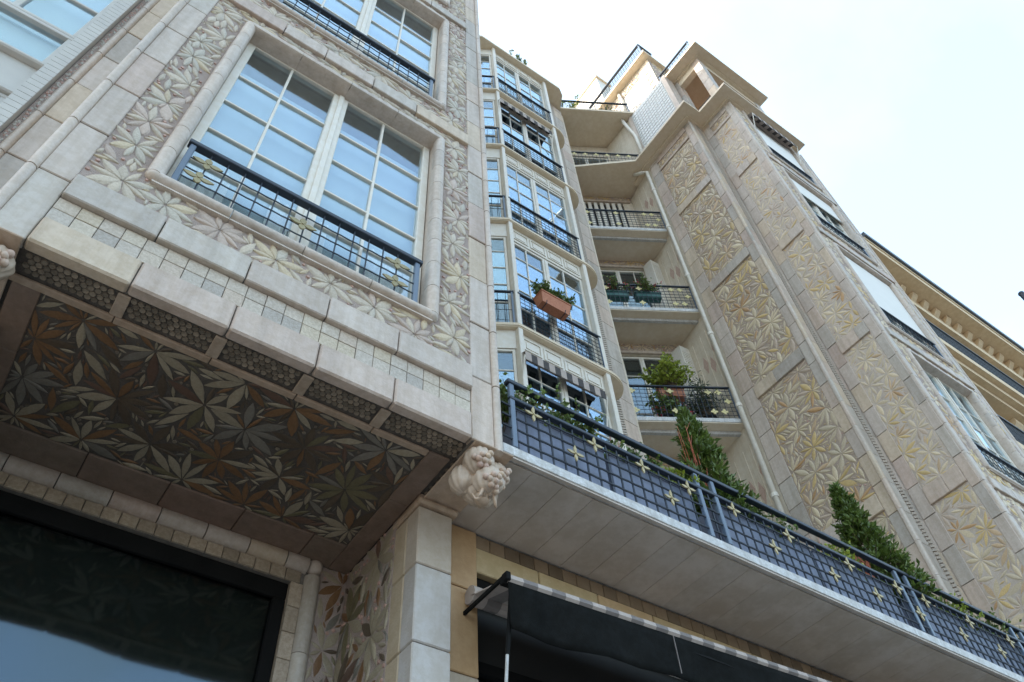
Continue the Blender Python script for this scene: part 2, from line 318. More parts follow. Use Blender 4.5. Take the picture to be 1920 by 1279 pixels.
def pack(w, h, holes, seeds, lmin, lmax, ratio, res, nleaf=(7, 10), fill=300, disks=400, rdisk=(.007, .012), spacing=None, r0=.008, R=None):
    """pack flowers of radiating leaves into a w x h panel; returns leaves (x, y, ang, len, wid, flower) and disks"""
    R = R or rng; nx, ny = int(w / res) + 1, int(h / res) + 1
    occ = np.zeros((ny, nx), bool)
    for a0, a1, b0, b1 in holes: occ[max(0, int(b0 / res)):int(b1 / res) + 1, max(0, int(a0 / res)):int(a1 / res) + 1] = True
    leaves = []; dk = []
    def free(x, y):
        i = (x / res).astype(int); j = (y / res).astype(int)
        if x.min() < 0 or y.min() < 0 or i.max() >= nx or j.max() >= ny: return False
        return not occ[j, i].any()
    def put(x, y, a, l, wd, fl):
        c, s_ = math.cos(a), math.sin(a)
        X = x + c * TT * l - s_ * SS * _wd(TT) * wd; Y = y + s_ * TT * l + c * SS * _wd(TT) * wd
        if not free(X, Y): return False
        X = x + c * T2 * l - s_ * S2 * _wd(T2) * wd; Y = y + s_ * T2 * l + c * S2 * _wd(T2) * wd
        i = np.clip((X / res).astype(int), 0, nx - 1); j = np.clip((Y / res).astype(int), 0, ny - 1); occ[j, i] = True
        leaves.append((x, y, a, l, wd, fl)); return True
    seeds = list(seeds)
    if spacing:
        for _ in range(4000):
            x, y = R.uniform(.02, w - .02), R.uniform(.02, h - .02)
            if occ[int(y / res), int(x / res)]: continue
            if all((x - a) ** 2 + (y - b) ** 2 > spacing ** 2 for a, b in seeds): seeds.append((x, y))
    todo = []
    for k, (x, y) in enumerate(seeds):
        n = R.randint(*nleaf); a0 = R.uniform(0, 2 * PI); big = R.uniform(.85, 1.1)
        for i in range(n): todo.append((R.random() + (0 if i % 2 else .5), x, y, a0 + 2 * PI * (i + R.uniform(-.13, .13)) / n, big, k, n))
    todo.sort(key=lambda q: q[0])
    for _, x, y, a, big, k, n in todo:
        l = lmax * big * R.uniform(.75, 1.0); x0, y0 = x + r0 * math.cos(a), y + r0 * math.sin(a)
        ok = False
        while l > lmin and not ok:
            for da in (0, .12, -.12):
                ok = ok or put(x0, y0, a + da, l, l * ratio * R.uniform(.9, 1.2), k) or put(x0, y0, a + da, l, l * ratio * .72, k)
            l *= .88
    for _ in range(fill):
        x, y = R.uniform(0, w), R.uniform(0, h)
        if occ[min(ny - 1, int(y / res)), min(nx - 1, int(x / res))]: continue
        near = min(seeds, key=lambda q: (q[0] - x) ** 2 + (q[1] - y) ** 2) if seeds else (x, y)
        a = math.atan2(y - near[1], x - near[0]) + R.uniform(-.5, .5); l = lmax * R.uniform(.6, .95)
        ok = False
        while l > lmin * .8 and not ok:
            for a2 in (a, a + .7, a - .7, a + 1.5): ok = ok or put(x, y, a2, l, l * ratio * R.uniform(.8, 1.1), -1)
            l *= .80
    for _ in range(disks):
        x, y = R.uniform(0, w), R.uniform(0, h); r = R.uniform(*rdisk)
        A = np.linspace(0, 2 * PI, 9)[:-1]
        X = np.concatenate(([x], x + r * .8 * np.cos(A))); Y = np.concatenate(([y], y + r * .8 * np.sin(A)))
        if free(X, Y):
            g = np.arange(-r, r + res, res); gx, gy = np.meshgrid(x + g, y + g)
            i = np.clip((gx / res).astype(int), 0, nx - 1); j = np.clip((gy / res).astype(int), 0, ny - 1); occ[j, i] = True
            dk.append((x, y, r))
    return leaves, dk
ALL_LEAVES = []     # (pixel size, panel object, matrix, colour)
def lay(panel, leaves, dk, O, U, V, N, hgt, palette, dpal, R=None):
    R = R or rng; O, U, V, N = (np.array(q, float) for q in (O, U, V, N)); fl = {}
    for x, y, a, l, wd, k in leaves:
        base = fl.setdefault(k, palette(R)) if k >= 0 and R.random() < .62 else palette(R)
        v = R.uniform(.88, 1.1); c = tuple(q * v for q in base)
        p = O + U * x + V * y; e1 = (U * math.cos(a) + V * math.sin(a)) * l; e2 = (-U * math.sin(a) + V * math.cos(a)) * wd
        if np.dot(np.cross(e1, e2), N) < 0: e2 = -e2
        e3 = N * hgt * R.uniform(.75, 1.25) * min(1.0, .5 + .5 * wd / .05)
        M = Matrix(((e1[0], e2[0], e3[0], p[0]), (e1[1], e2[1], e3[1], p[1]), (e1[2], e2[2], e3[2], p[2]), (0, 0, 0, 1)))
        q = np.array(RC) @ (p - np.array(CAM)); s_ = l * wd / (q[2] ** 2) * abs(np.dot((p - np.array(CAM)) / np.linalg.norm(p - np.array(CAM)), N)) if q[2] > 0 else 0
        u_, v_ = q[0] / q[2] * 1512.8 + 960, q[1] / q[2] * 1512.8 + 639.5
        if not (q[2] > 0 and -20 < u_ < 1940 and -20 < v_ < 1300): s_ *= .0001
        ALL_LEAVES.append((s_, panel, M, c))
    if dk:
        mb = MB()
        for x, y, r in dk:
            p = O + U * x + V * y; mb.cur = dpal(R); n = 7; h = hgt * .55
            ring = [p + (U * math.cos(2 * PI * i / n) + V * math.sin(2 * PI * i / n)) * r - N * .002 for i in range(n)]
            ring2 = [p + (U * math.cos(2 * PI * i / n) + V * math.sin(2 * PI * i / n)) * r * .8 + N * h for i in range(n)]
            order = list(range(n)) if np.dot(np.cross(U, V), N) > 0 else list(reversed(range(n)))
            mb.add(ring + ring2, [(order[i], order[(i + 1) % n], n + order[(i + 1) % n], n + order[i]) for i in range(n)] + [tuple(n + i for i in order)])
        mk('pebble_field', mb, pebm, panel, kind='stuff', colors=True)
def pal_pale(R):
    r = R.random()
    if r < .55: return (.58, .495, .40)
    if r < .75: return (.54, .485, .41)
    if r < .9: return (.61, .50, .35)
    return (.55, .435, .37)
def pal_warm(R):
    r = R.random()
    if r < .36: return (.72, .60, .43)
    if r < .60: return (.66, .555, .415)
    if r < .76: return (.68, .50, .24)
    if r < .86: return (.62, .45, .29)
    if r < .96: return (.58, .46, .37)
    return (.55, .34, .17)
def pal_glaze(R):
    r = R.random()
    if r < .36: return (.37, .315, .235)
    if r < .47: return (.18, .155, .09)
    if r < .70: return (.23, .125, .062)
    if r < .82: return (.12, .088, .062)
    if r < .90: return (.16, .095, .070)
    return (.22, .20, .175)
def pal_pink(R): v = R.uniform(.8, 1.15); return (.50 * v, .32 * v, .265 * v)
def pal_hex(R): v = R.uniform(.6, 1.25); return (.20 * v, .165 * v, .125 * v)

# ------------------------------------------------------------------ building pieces
FH = 3.01
def arc(r, a0, a1, n, cx=0.0, cy=0.0): return [(cx + r * math.cos(a0 + (a1 - a0) * i / n), cy + r * math.sin(a0 + (a1 - a0) * i / n)) for i in range(n + 1)]
def vroll(F, u, d, r, z0, z1): return MB().prism(arc(r, PI, 2 * PI, 8) + [(r, .02), (-r, .02)], F.p(u, d, z0), F.u, F.d, (0, 0, 1), z1 - z0)
def hroll(F, u0, u1, d, z, r, extra=None): return MB().prism(extra or (arc(r, PI / 2, 3 * PI / 2, 8)), F.p(u0, d, z), F.d, (0, 0, 1), F.u, u1 - u0)
def smooth_by_angle(o, deg=40):
    me = o.data; me.shade_smooth()
    try: me.set_sharp_from_angle(angle=math.radians(deg))
    except Exception: pass
    return o
def pilaster(F, u0, u1, d, z0, z1, pitch, zj, depth=.06, m=None, roll=None, rr=.024, gap=.009, parent=BLD):
    """backing with stone slabs in courses and, beside them, a roll in the same courses"""
    m = m or slabm; lo = min(u0, roll - rr) if roll is not None else u0; hi = max(u1, roll + rr) if roll is not None else u1
    core = bx('pilaster', jointm, parent, lo + .008, hi - .008, d + .012, d + depth + .1, z0, z1, F)
    z = zj
    while z > z0: z -= pitch
    while z < z1:
        a, b = max(z, z0), min(z + pitch, z1)
        if b - a > .04:
            j = rng.uniform(-.003, .003)
            bx('slab', m, core, u0 + .001, u1 - .001, d + j, d + depth, a + gap / 2, b - gap / 2, F, .005, stone_tint())
            if roll is not None:
                smooth_by_angle(mk('roll_tile', vroll(F, roll, d + .004, rr, a + gap / 2 - .02, b - gap / 2 - .02), rollm, core, tint(.07, .025)))
        z += pitch
    return core
def quatrefoil(name, parent, c, U, V, N, L, Wd, m=gold, tall=1.0):
    mb = MB(); c, U, V, N = (np.array(q, float) for q in (c, U, V, N)); t = .004
    for k in range(4):
        a = PI / 2 * k; e = U * math.cos(a) + V * math.sin(a); f = -U * math.sin(a) + V * math.cos(a)
        L0 = L; Lk = L * (tall if k % 2 else 1.0); Wk = Wd * (1.15 if k % 2 and tall < 1 else 1.0)
        pts = [(Lk * .03, 0)] + [(Lk * (.10 + .90 * i / 6), Wk * math.sin(PI * (.10 + .90 * i / 6)) * .5) for i in range(7)]
        pts = pts + [(x, -y) for x, y in reversed(pts[1:-1])]
        n = len(pts); bend = .05 * L
        vs = [c + e * x + f * y + N * (t + bend * (x / L) ** 2) for x, y in pts] + [c + e * x + f * y + N * (-t + bend * (x / L) ** 2) for x, y in pts]
        fs = [tuple(range(n)), tuple(reversed(range(n, 2 * n)))] + [(i, n + i, n + (i + 1) % n, (i + 1) % n) for i in range(n)]
        mb.add(vs, fs)
    mb.tube([c - N * .010, c + N * .010], L * .09, 6)
    return mk(name, mb, m, parent)
def railing(F, u0, u1, d, z0, zt, bars, hz, thick=.022, near=True, barr=.0055, quads=(), qsize=(.06, .034), posts=None, wave=0.0012, goldm=gold, hr=None, bt=None, hu0=None, tall=1.0):
    """handrail with posts, woven bars and small brass four-petal flowers"""
    hr = hr or thick; bt = bt or zt - hr; hu0 = u0 if hu0 is None else hu0
    top = mk('railing', MB().box(u0 - .03, u1 + .03, d - hr * .7, d + hr * .7, zt - hr, zt, F, .004), navy, BLD)
    for pu in (posts if posts is not None else (u0, u1)): bx('post', bluegrey, top, pu - .016, pu + .016, d - .014, d + .014, z0, zt - hr, F, .004)
    grid = MB()
    for k, u in enumerate(bars):
        g = MB() if near else grid; g.tube([F.p(u, d, z0), F.p(u, d, bt)], barr, 6 if near else 4)
        if near: mk('bar', g, navy, top)
    for z in hz:
        g = MB() if near else grid; n = max(2, int((u1 - u0) / .048)) if near else 1
        g.tube([F.p(hu0 + (u1 - hu0) * i / n, d - (.006 if near else .004) + (wave * (1 if i % 2 else -1) if near else 0), z + (wave * .8 * math.sin(i * PI) if near else 0)) for i in range(n + 1)], barr, 6 if near else 4)
        if near: mk('bar', g, navy, top)
    if not near: mk('bar_grid', grid, navy, top, kind='stuff')
    for (qu, qz) in quads: quatrefoil('four_petal_flower', top, F.p(qu, d - .016, qz), F.u, (0, 0, 1), -F.d, *qsize, m=goldm, tall=tall)
    return top
def pane(F, m, parent, u0, u1, d, z0, z1):
    """thin sheet, each one set very slightly out of true"""
    tu, tz = rng.uniform(-.012, .012), rng.uniform(-.010, .010); uc, zc = (u0 + u1) / 2, (z0 + z1) / 2
    vs = [F.p(a, d + b + tu * (a - uc) + tz * (c - zc), c) for a in (u0, u1) for b in (0, .004) for c in (z0, z1)]
    return mk('pane', MB().add(vs, [(0, 1, 3, 2), (4, 6, 7, 5), (0, 4, 5, 1), (2, 3, 7, 6), (0, 2, 6, 4), (1, 5, 7, 3)]), m, parent)
def folded(F, u0, u1, d, z0, z1, amp, wl):
    """curtain sheet with soft vertical folds"""
    n = int((u1 - u0) / wl * 8); pts = [(u0 + (u1 - u0) * i / n, amp * math.sin(i * PI / 4 + .8 * math.sin(i * .37))) for i in range(n + 1)]
    pts = pts + [(a, b + .003) for a, b in reversed(pts)]
    return MB().prism(pts, F.p(0, d, z0), F.u, F.d, (0, 0, 1), z1 - z0)
def casement(F, u0, u1, d, z0, z1, cols, rows, um, half=.058, fr=.045, mt=.018, near=True, blindtop=None, glass=None, framem=None, depth=.6, rm=.3, blindm=None):
    """two-leaf window: frame, centre mullion, muntins, panes; cols are muntin u's, rows are muntin z's"""
    fm = framem or white; fb = MB()
    fb.box(u0, u0 + fr, d, d + .06, z0, z1, F, .004); fb.box(u1 - fr, u1, d, d + .06, z0, z1, F, .004)
    fb.box(u0 + fr, u1 - fr, d + .002, d + .06, z1 - fr, z1, F, .004); fb.box(u0 + fr, u1 - fr, d + .002, d + .06, z0, z0 + fr * 1.6, F, .004)
    win = mk('window', fb, fm, BLD)
    if um is not None:
        bx('mullion', fm, win, um - half, um + half, d - .004, d + .058, z0 + fr, z1 - fr, F, .006)
        bx('mullion_bead', fm, win, um - half * .35, um + half * .35, d - .018, d - .004, z0 + fr, z1 - fr, F, .005)
    edges = [u0 + fr]; segs = []
    gl, gr = u0 + fr, u1 - fr
    us = [gl] + ([um - half] if um is not None else []) + [gr]
    spans = [(gl, um - half), (um + half, gr)] if um is not None else [(gl, gr)]
    za, zb = z0 + fr * 1.6, z1 - fr
    for a, b in spans:
        cc = [c for c in cols if a < c < b]; xs = [a] + cc + [b]; zs = [za] + [r for r in rows if za + .02 < r < zb - .02] + [zb]
        for c in cc: bx('muntin', fm, win, c - mt / 2, c + mt / 2, d + .008, d + .045, za, zb, F, .003)
        for r in zs[1:-1]: bx('muntin', fm, win, a, b, d + .011, d + .042, r - mt / 2, r + mt / 2, F, .003)
        for i in range(len(xs) - 1):
            for j in range(len(zs) - 1):
                j1 = rng.uniform(-.0015, .0015)
                pane(F, glass or clearglass, win, xs[i] + (mt / 2 if i else 0), xs[i + 1] - (mt / 2 if i < len(xs) - 2 else 0), d + .026 + j1, zs[j] + (mt / 2 if j else 0), zs[j + 1] - (mt / 2 if j < len(zs) - 2 else 0))
    if blindtop is not None:
        bx('blind', blindm or blind, win, u0 + .01, u1 - .01, d + .10, d + .104, z0, blindtop, F)
        if near:
            for a, b in ((u0 + .03, u0 + .30), (um - .2, um - .02), (um + .02, um + .16), (u1 - .34, u1 - .03)): mk('curtain', folded(F, a, b, d + .080, z0 + .05, z0 + .62, .010, .05), wblind, win)
    rb = MB(); e = min(rm, .15)      # room behind the glass
    rb.box(u0 - rm, u1 + rm, d + depth, d + depth + .05, z0 - e, z1 + e, F)
    rb.box(u0 - rm, u1 + rm, d + .065, d + depth, z1 + e, z1 + e + .02, F); rb.box(u0 - rm, u1 + rm, d + .065, d + depth, z0 - e - .02, z0 - e, F)
    rb.box(u0 - rm - .02, u0 - rm, d + .065, d + depth, z0 - e, z1 + e, F); rb.box(u1 + rm, u1 + rm + .02, d + .065, d + depth, z0 - e, z1 + e, F)
    mk('room_lining', rb, room, win)
    return win
def seeds_px(L, F3):      # measured flower centres
    return [F3(*q) for q in L]

def surround(F, u0, u1, z0, z1, r=.041, main=True):
    """rounded stone frame: tiles along jambs, head with deep soffit, sill with a bead"""
    core = MB()
    core.box(u0 + .01, u0 + .075, .012, .17, z0, z1, F); core.box(u1 - .075, u1 - .01, .012, .17, z0, z1, F)
    core.box(u0 + .12, u1 - .12, .014, .17, z1 - .085, z1 - .012, F); core.box(u0 + .12, u1 - .12, .014, .17, z0 + .008, z0 + .03, F)
    s_ = mk('window_surround', core, rollm, BLD)
    for u in (u0 + r, u1 - r):
        z = z0 + r * .8; k = 0
        while z < z1 - r - .02:
            b = min(z + .262, z1 - r); g = .0025
            pr = arc(r, PI, 2 * PI, 8)
            pr = pr + [(r, .03), (-r, .03)]
            smooth_by_angle(mk('moulding_tile', MB().prism(pr, F.p(u, .0, z + g), F.u, F.d, (0, 0, 1), b - z - 2 * g), rollm, s_, tint(.06, .025)))
            z = b
    for (zz, kind) in ((z1 - r, 'head'), (z0 + r * .8, 'sill')):
        u = u0 + r; L = u1 - r - u; n = 4
        for i in range(n):
            a, b = u + L * i / n + .002, u + L * (i + 1) / n - .002
            if kind == 'head': pr = [(-r + r * (1 - math.cos(t)), r * math.sin(t)) for t in [PI / 2 * q / 5 for q in range(5, -1, -1)]] + [(-r + .004, -.028), (-r + .02, -.04), (.12, -.055), (.12, r)]
            else: pr = [(.03, r * .8)] + [(r * .85 * math.cos(t), r * .8 * math.sin(t)) for t in [PI / 2 + PI * q / 7 for q in range(8)]] + [(-.004, -.052), (-.022, -.060), (-.022, -.070), (.03, -.074)]
            smooth_by_angle(mk('moulding_tile', MB().prism(pr, F.p(a, 0, zz), F.d, (0, 0, 1), F.u, b - a), rollm, s_, tint(.06, .025)), 35)
    for u in (u0 + r, u1 - r):
        for zz in (z0 + r * .8, z1 - r): mk('corner_tile', MB().ball(F.p(u, .002, zz), r * 1.0, 18, 12), rollm, s_, tint(.04, .02), smooth=True)
    return s_

def bay(ox, oy, nfl, main, ztop):
    F = Frame(ox, oy)
    # body behind the cladding
    body = MB(); zb = 4.47
    for a, b in ((-.70, -.24), (1.305, 1.77)): body.box(a, b, .15, 2.4, zb, ztop, F)
    body.box(-.24, 1.305, .9, 2.4, zb, ztop, F)
    for k in range(-1, nfl):
        z0 = 7.65 + FH * k if k >= 0 else zb; z1 = 5.29 + FH * (k + 1)
        if k == nfl - 1: z1 = ztop
        body.box(-.24, 1.305, .15, .9, z0, z1, F)
    mk('bay_wall', body, stucco, BLD)
    # side returns clad in plain stone
    for u in (-.71, 1.775): bx('bay_side', slabm, BLD, u, u + .008, .03, 2.3, zb, ztop, F)
    pilaster(F, -.665, -.525, 0, 4.46, ztop, .49, 4.95, roll=-.688)
    pilaster(F, 1.59, 1.73, 0, 4.46, ztop, .49, 4.95, roll=1.754)
    for k in range(nfl):
        dz = FH * k; zs = 4.82 + dz
        # shelf course of long blocks
        sh = bx('shelf_course', jointm, BLD, -.523, 1.588, .01, .16, zs + .01, zs + .17, F)
        us = [-.524, -.11, .31, .73, 1.13, 1.589]
        if k % 2: us = [-.524, -.05, .29, .70, 1.09, 1.589]
        for a, b in zip(us, us[1:]): bx('slab', slabm, sh, a + .003, b - .003, -.028, .1, zs, zs + .18, F, .006, stone_tint())
        # leaf panel
        z0, z1 = zs + .18, zs + FH
        pb = MB(); ho = (-.305, 1.375, 5.255 + dz, 7.675 + dz)
        pb.box(-.525, ho[0] + .05, .006, .15, z0, z1, F); pb.box(ho[1] - .05, 1.59, .006, .15, z0, z1, F)
        pb.box(ho[0] + .05, ho[1] - .05, .006, .15, z0, ho[2] + .02, F); pb.box(ho[0] + .05, ho[1] - .05, .006, .15, ho[3] - .02, z1, F)
        if k == nfl - 1: pb.box(-.525, 1.59, .006, .15, z1, ztop, F)
        pan = mk('leaf_panel', pb, mortar, BLD)
        w_, h_ = 2.115, z1 - z0
        hole = [(ho[0] + .525, ho[1] + .525, ho[2] - z0, ho[3] - z0)]
        if main and k < 2 or (main and k == 2):
            sd_ = [(-.36, 5.14), (-.42, 5.75), (-.36, 6.35), (-.44, 6.72), (-.35, 7.2), (-.45, 7.6), (-.15, 5.12), (.12, 5.13), (.42, 5.11), (.72, 5.14), (.98, 5.12), (1.48, 5.2), (1.44, 5.52), (1.52, 5.85), (1.46, 6.2), (1.5, 6.55), (1.46, 6.95), (1.5, 7.3), (1.46, 7.65), (.1, 7.76), (.45, 7.75), (.8, 7.77), (1.1, 7.75)]
            R = random.Random(31 + k)
            sd_ = [(x + .525 + (0 if k == 0 else R.uniform(-.05, .05)), z - 5.0 + (0 if k == 0 else R.uniform(-.06, .06))) for x, z in sd_]
            lv, dk = pack(w_, h_, hole, sd_, .035, .17, .38, .003, (9, 11), 2000, 3500, (.008, .012), spacing=.25, R=R)
            lay(pan, lv, dk, F.p(-.525, .004, z0), F.u, (0, 0, 1), -F.d, .011, pal_pale, pal_pink, R)
        else:
            R = random.Random(77 + k)
            lv, dk = pack(w_, h_, hole, [], .05, .17, .42, .006, (7, 9), 400, 0, spacing=.25, R=R)
            lay(pan, lv, dk, F.p(-.525, .004, z0), F.u, (0, 0, 1), -F.d, .011, pal_warm, pal_pink, R)
        surround(F, -.30, 1.37, 5.26 + dz, 7.67 + dz)
        rows = [z + dz for z in (5.78, 6.19, 6.61, 7.03)]
        casement(F, -.222, 1.290, .085, 5.30 + dz, 7.62 + dz, (.125, .885), rows, .518, fr=.055, near=main, blindtop=(7.28 + dz) if k == 0 else 7.34 + dz if main else 7.56 + dz, blindm=None if main else wblind)
        if not main and k in (2, 3, 4):
            scr = bx('roller_screen', wblind, BLD, -.215, 1.285, .035, .041, {2: 5.98, 3: 6.9, 4: 6.1}[k] + dz, 7.56 + dz, F); bx('bottom_bar', greyshade, scr, -.215, 1.285, .03, .046, {2: 5.95, 3: 6.87, 4: 6.07}[k] + dz, {2: 5.98, 3: 6.9, 4: 6.1}[k] + dz - .001, F)
        quads = ((-.07, 5.60), (-.08, 5.44), (.49, 5.505), (1.075, 5.60), (1.072, 5.42)) if k == 0 and main else ()
        bars = [(-.07 + .0958 * i) for i in range(13)]
        railing(F, -.175, 1.21, -.005, 5.305 + dz, 5.76 + dz, bars, [z + dz for z in (5.605, 5.50, 5.405)], near=main and k < 2, quads=quads, thick=.034, qsize=(.082, .034), barr=.0048, tall=.66)
    return F
FB = bay(0, 2.4, 3, True, 13.85)
FBS = Frame(1.784, 2.4, PI / 2)
for a_, b_ in ((.06, .62), (.63, 1.30), (1.31, 2.24)): pilaster(FBS, a_, b_, 0, 4.6, 13.8, .98, 4.95, depth=.006)
# the same bay carries on above the picture: plain shaft
bx('bay_shaft', slabm, BLD, -.70, 1.77, 2.42, 4.8, 13.85, 22.6, color=(1, 1, 1))

# lower band and square tiles of the near bay, then its soffit
lb = bx('band_course', jointm, BLD, -.523, 1.588, 2.41, 2.6, 4.47, 4.815)
us = [-.524, -.11, .32, .735, 1.14, 1.589]
for a, b in zip(us, us[1:]): bx('slab', slabm, lb, a + .003, b - .003, 2.385, 2.452, 4.458, 4.64, bev=.010, color=(1.0, .95, .93) if rng.random() < .7 else stone_tint())
for r_, (za, zb_) in enumerate(((4.643, 4.730), (4.732, 4.818))):
    n = 22; L = (1.589 + .524) / n
    for i in range(n): bx('square_tile', tilem, lb, -.524 + L * i + .0015, -.524 + L * (i + 1) - .0015, 2.402 + rng.uniform(-.0015, .0015), 2.45, za + .001, zb_ - .001, bev=.002, color=rng.choice([(1, 1, 1), (1, .97, .88), (.97, .98, 1), (.92, .94, .97), (.98, .93, .90), (1.06, 1.06, 1.02), (1, 1, 1), (1, .98, .95), (.78, .80, .84)]))
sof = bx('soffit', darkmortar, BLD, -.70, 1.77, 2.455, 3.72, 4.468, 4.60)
def discs(name, parent, x0, x1, y0, y1, z, r=.0148):
    mb = MB(); j = 0; y = y0 + r
    while y < y1 - r * .6:
        x = x0 + r + (r if j % 2 else 0)
        while x < x1 - r * .6:
            v = rng.uniform(.55, 1.25); mb.cur = (.25 * v, .205 * v, .155 * v); n = 8
            cx, cy = x + rng.uniform(-.001, .001), y + rng.uniform(-.001, .001)
            o1 = [(cx + r * .97 * math.cos(2 * PI * i / n), cy + r * .97 * math.sin(2 * PI * i / n), z) for i in range(n)]
            o2 = [(cx + r * .90 * math.cos(2 * PI * i / n), cy + r * .90 * math.sin(2 * PI * i / n), z - .005) for i in range(n)]
            o3 = [(cx + r * .62 * math.cos(2 * PI * i / n), cy + r * .62 * math.sin(2 * PI * i / n), z - .003) for i in range(n)]
            mb.add(o1 + o2 + o3, [(i, n + i, n + (i + 1) % n, (i + 1) % n) for i in range(n)] + [(n + i, 2 * n + i, 2 * n + (i + 1) % n, n + (i + 1) % n) for i in range(n)] + [tuple(range(2 * n, 3 * n))])
            x += 2 * r
        y += r * 1.76; j += 1
    return mk(name, mb, pebm, parent, kind='stuff', colors=True)
dv = [-.11, .315, .735, 1.14]; prev = -.505
for x in dv + [1.60]:
    discs('disc_mosaic', sof, prev + (.028 if prev > -.5 else 0), x - .028 if x < 1.5 else x, 2.458, 2.583, 4.468)
    if x < 1.5: bx('divider_tile', slabm, sof, x - .027, x + .027, 2.456, 2.584, 4.456, 4.468, bev=.003, color=(.8, .74, .66))
    prev = x
us = [-.56, -.11, .32, .735, 1.14, 1.457]
for a, b in zip(us, us[1:]): bx('plank', slabm, sof, a + .002, b - .002, 2.584, 2.622, 4.450, 4.468, bev=.004, color=(.78, .68, .58))
for a, b in ((2.585, 3.0), (3.002, 3.35), (3.352, 3.70)):
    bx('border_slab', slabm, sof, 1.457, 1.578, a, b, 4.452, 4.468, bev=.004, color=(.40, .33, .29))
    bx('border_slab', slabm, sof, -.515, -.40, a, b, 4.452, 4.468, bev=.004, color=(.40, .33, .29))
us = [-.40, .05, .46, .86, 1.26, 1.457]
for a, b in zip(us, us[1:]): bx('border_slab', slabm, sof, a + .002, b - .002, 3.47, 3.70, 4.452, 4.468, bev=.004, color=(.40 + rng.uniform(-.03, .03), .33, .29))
for x0, x1 in ((1.60, 1.775), (-.70, -.53)): discs('disc_mosaic', sof, x0, x1, 2.60, 2.90, 4.468)
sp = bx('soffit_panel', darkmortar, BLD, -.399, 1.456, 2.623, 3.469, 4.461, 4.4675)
def pzs(u, v, z=4.462):
    d = np.array(RC).T @ np.array((u - 960, v - 639.5, 1512.77)); t = (z - 1.6) / d[2]; return d[0] * t + .399, d[1] * t - 2.623
sd_ = [pzs(a / 2.842, 400 + b / 2.842) for a, b in ((445, 570), (830, 735), (625, 985), (1090, 1020), (120, 870), (1305, 1150), (800, 1230))] + [pzs(450 + a / 2.848, 830 + b / 2.848) for a, b in ((345, 25), (780, 40), (225, 395), (650, 440), (20, 330), (560, 250))]
R = random.Random(5)
lv, dk = pack(1.853, .844, [], [q for q in sd_ if .02 < q[0] < 1.83 and .02 < q[1] < .83], .045, .20, .30, .004, (10, 13), 3000, 2500, (.008, .013), spacing=.25, R=R)
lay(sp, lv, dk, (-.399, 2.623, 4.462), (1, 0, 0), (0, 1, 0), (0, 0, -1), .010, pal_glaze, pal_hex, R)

# ------------------------------------------------------------------ ground floor under the near bay
gw = bx('ground_wall', jointm, BLD, -.70, 1.60, 3.712, 4.6, 4.30, 4.468)
for a, b in ((-.70, -.40), (1.35, 1.60)): bx('ground_wall', mortar, BLD, a, b, 3.704, 4.6, 0, 4.30)
bx('ground_wall', mortar, BLD, 1.35, 1.60, 3.704, 3.71, 4.30, 4.45)
xs = [-.40, -.26, -.02, .24, .49, .74, .98, 1.20, 1.335]
for a, b in zip(xs, xs[1:]):
    smooth_by_angle(mk('moulding_tile', hroll(W0, a + .003, b - .003, 3.712, 4.425, .052), rollm, gw, tuple(q * .85 for q in stone_tint())))
n = 19
for i in range(n): bx('square_tile', tilem, gw, -.40 + i * .09 + .002, -.40 + (i + 1) * .09 - .002, 3.700, 3.72, 4.302 + rng.uniform(-.003, .003), 4.372, bev=.003, color=(lambda v: (v * .8, v * .74, v * .66))(rng.uniform(.7, 1.0)))
gj = bx('jamb', jointm, BLD, 1.33, 1.42, 3.715, 3.85, 0, 4.37); z = 4.36; k = 0
while z > 0:
    b = max(0, z - .47)
    smooth_by_angle(mk('moulding_tile', vroll(W0, 1.378, 3.712, .046, b + .004, z), rollm, gj, stone_tint()))
    z = b
z = 4.30
while z > 0:
    bx('jamb_tile', tilem, gj, 1.26, 1.332, 3.703, 3.80, max(0, z - .15) + .003, z, bev=.003, color=(lambda v: (v, v * .93, v * .86))(rng.uniform(.7, .95))); z -= .15
mk('corner_tile', MB().ball((1.378, 3.706, 4.425), .05, 14, 8), rollm, gw, stone_tint(), smooth=True)
wf = MB(); wf.box(-.42, 1.26, 3.735, 3.80, 4.20, 4.30, bev=.006); wf.box(1.19, 1.26, 3.735, 3.80, 0, 4.198, bev=.006); wf.box(-.42, -.36, 3.735, 3.80, 0, 4.198)
sw = mk('shop_window', wf, black, BLD)
bx('pane', darkglass, sw, -.36, 1.19, 3.76, 3.768, 0.25, 4.20)
bx('gloom_sheet', panegloom, sw, -.40, 1.22, 3.83, 3.836, 0, 4.29)  # added dark sheet; its colour gives the pane its dim interior
rb = MB(); rb.box(-.45, 1.26, 4.5, 4.55, 0, 4.4); rb.box(-.45, 1.3, 3.81, 4.5, 4.31, 4.36); mk('room_lining', rb, dark, sw)
# leaf mosaic beside the window and on the return wall
FN = Frame(1.578, 4.3, -PI / 2)      # faces -X
rw = mk('leaf_panel', MB().box(1.582, 1.78, 3.14, 3.71, 0, 4.45), mortar, BLD)
R = random.Random(9)
lv, dk = pack(.56, 2.6, [], [], .06, .22, .34, .004, (8, 11), 500, 900, (.008, .013), spacing=.36, R=R)
lay(rw, lv, dk, (1.580, 3.70, 1.86), (0, -1, 0), (0, 0, 1), (-1, 0, 0), .010, pal_glaze, pal_pink, R)
rw2 = mk('leaf_panel', MB().box(1.424, 1.579, 3.700, 3.7035, 0, 4.45), mortar, BLD)
lv, dk = pack(.155, 2.6, [], [], .05, .2, .34, .004, (7, 9), 300, 300, (.008, .013), spacing=.34, R=R)
lay(rw2, lv, dk, (1.424, 3.699, 1.86), (1, 0, 0), (0, 0, 1), (0, -1, 0), .008, pal_glaze, pal_pink, R)
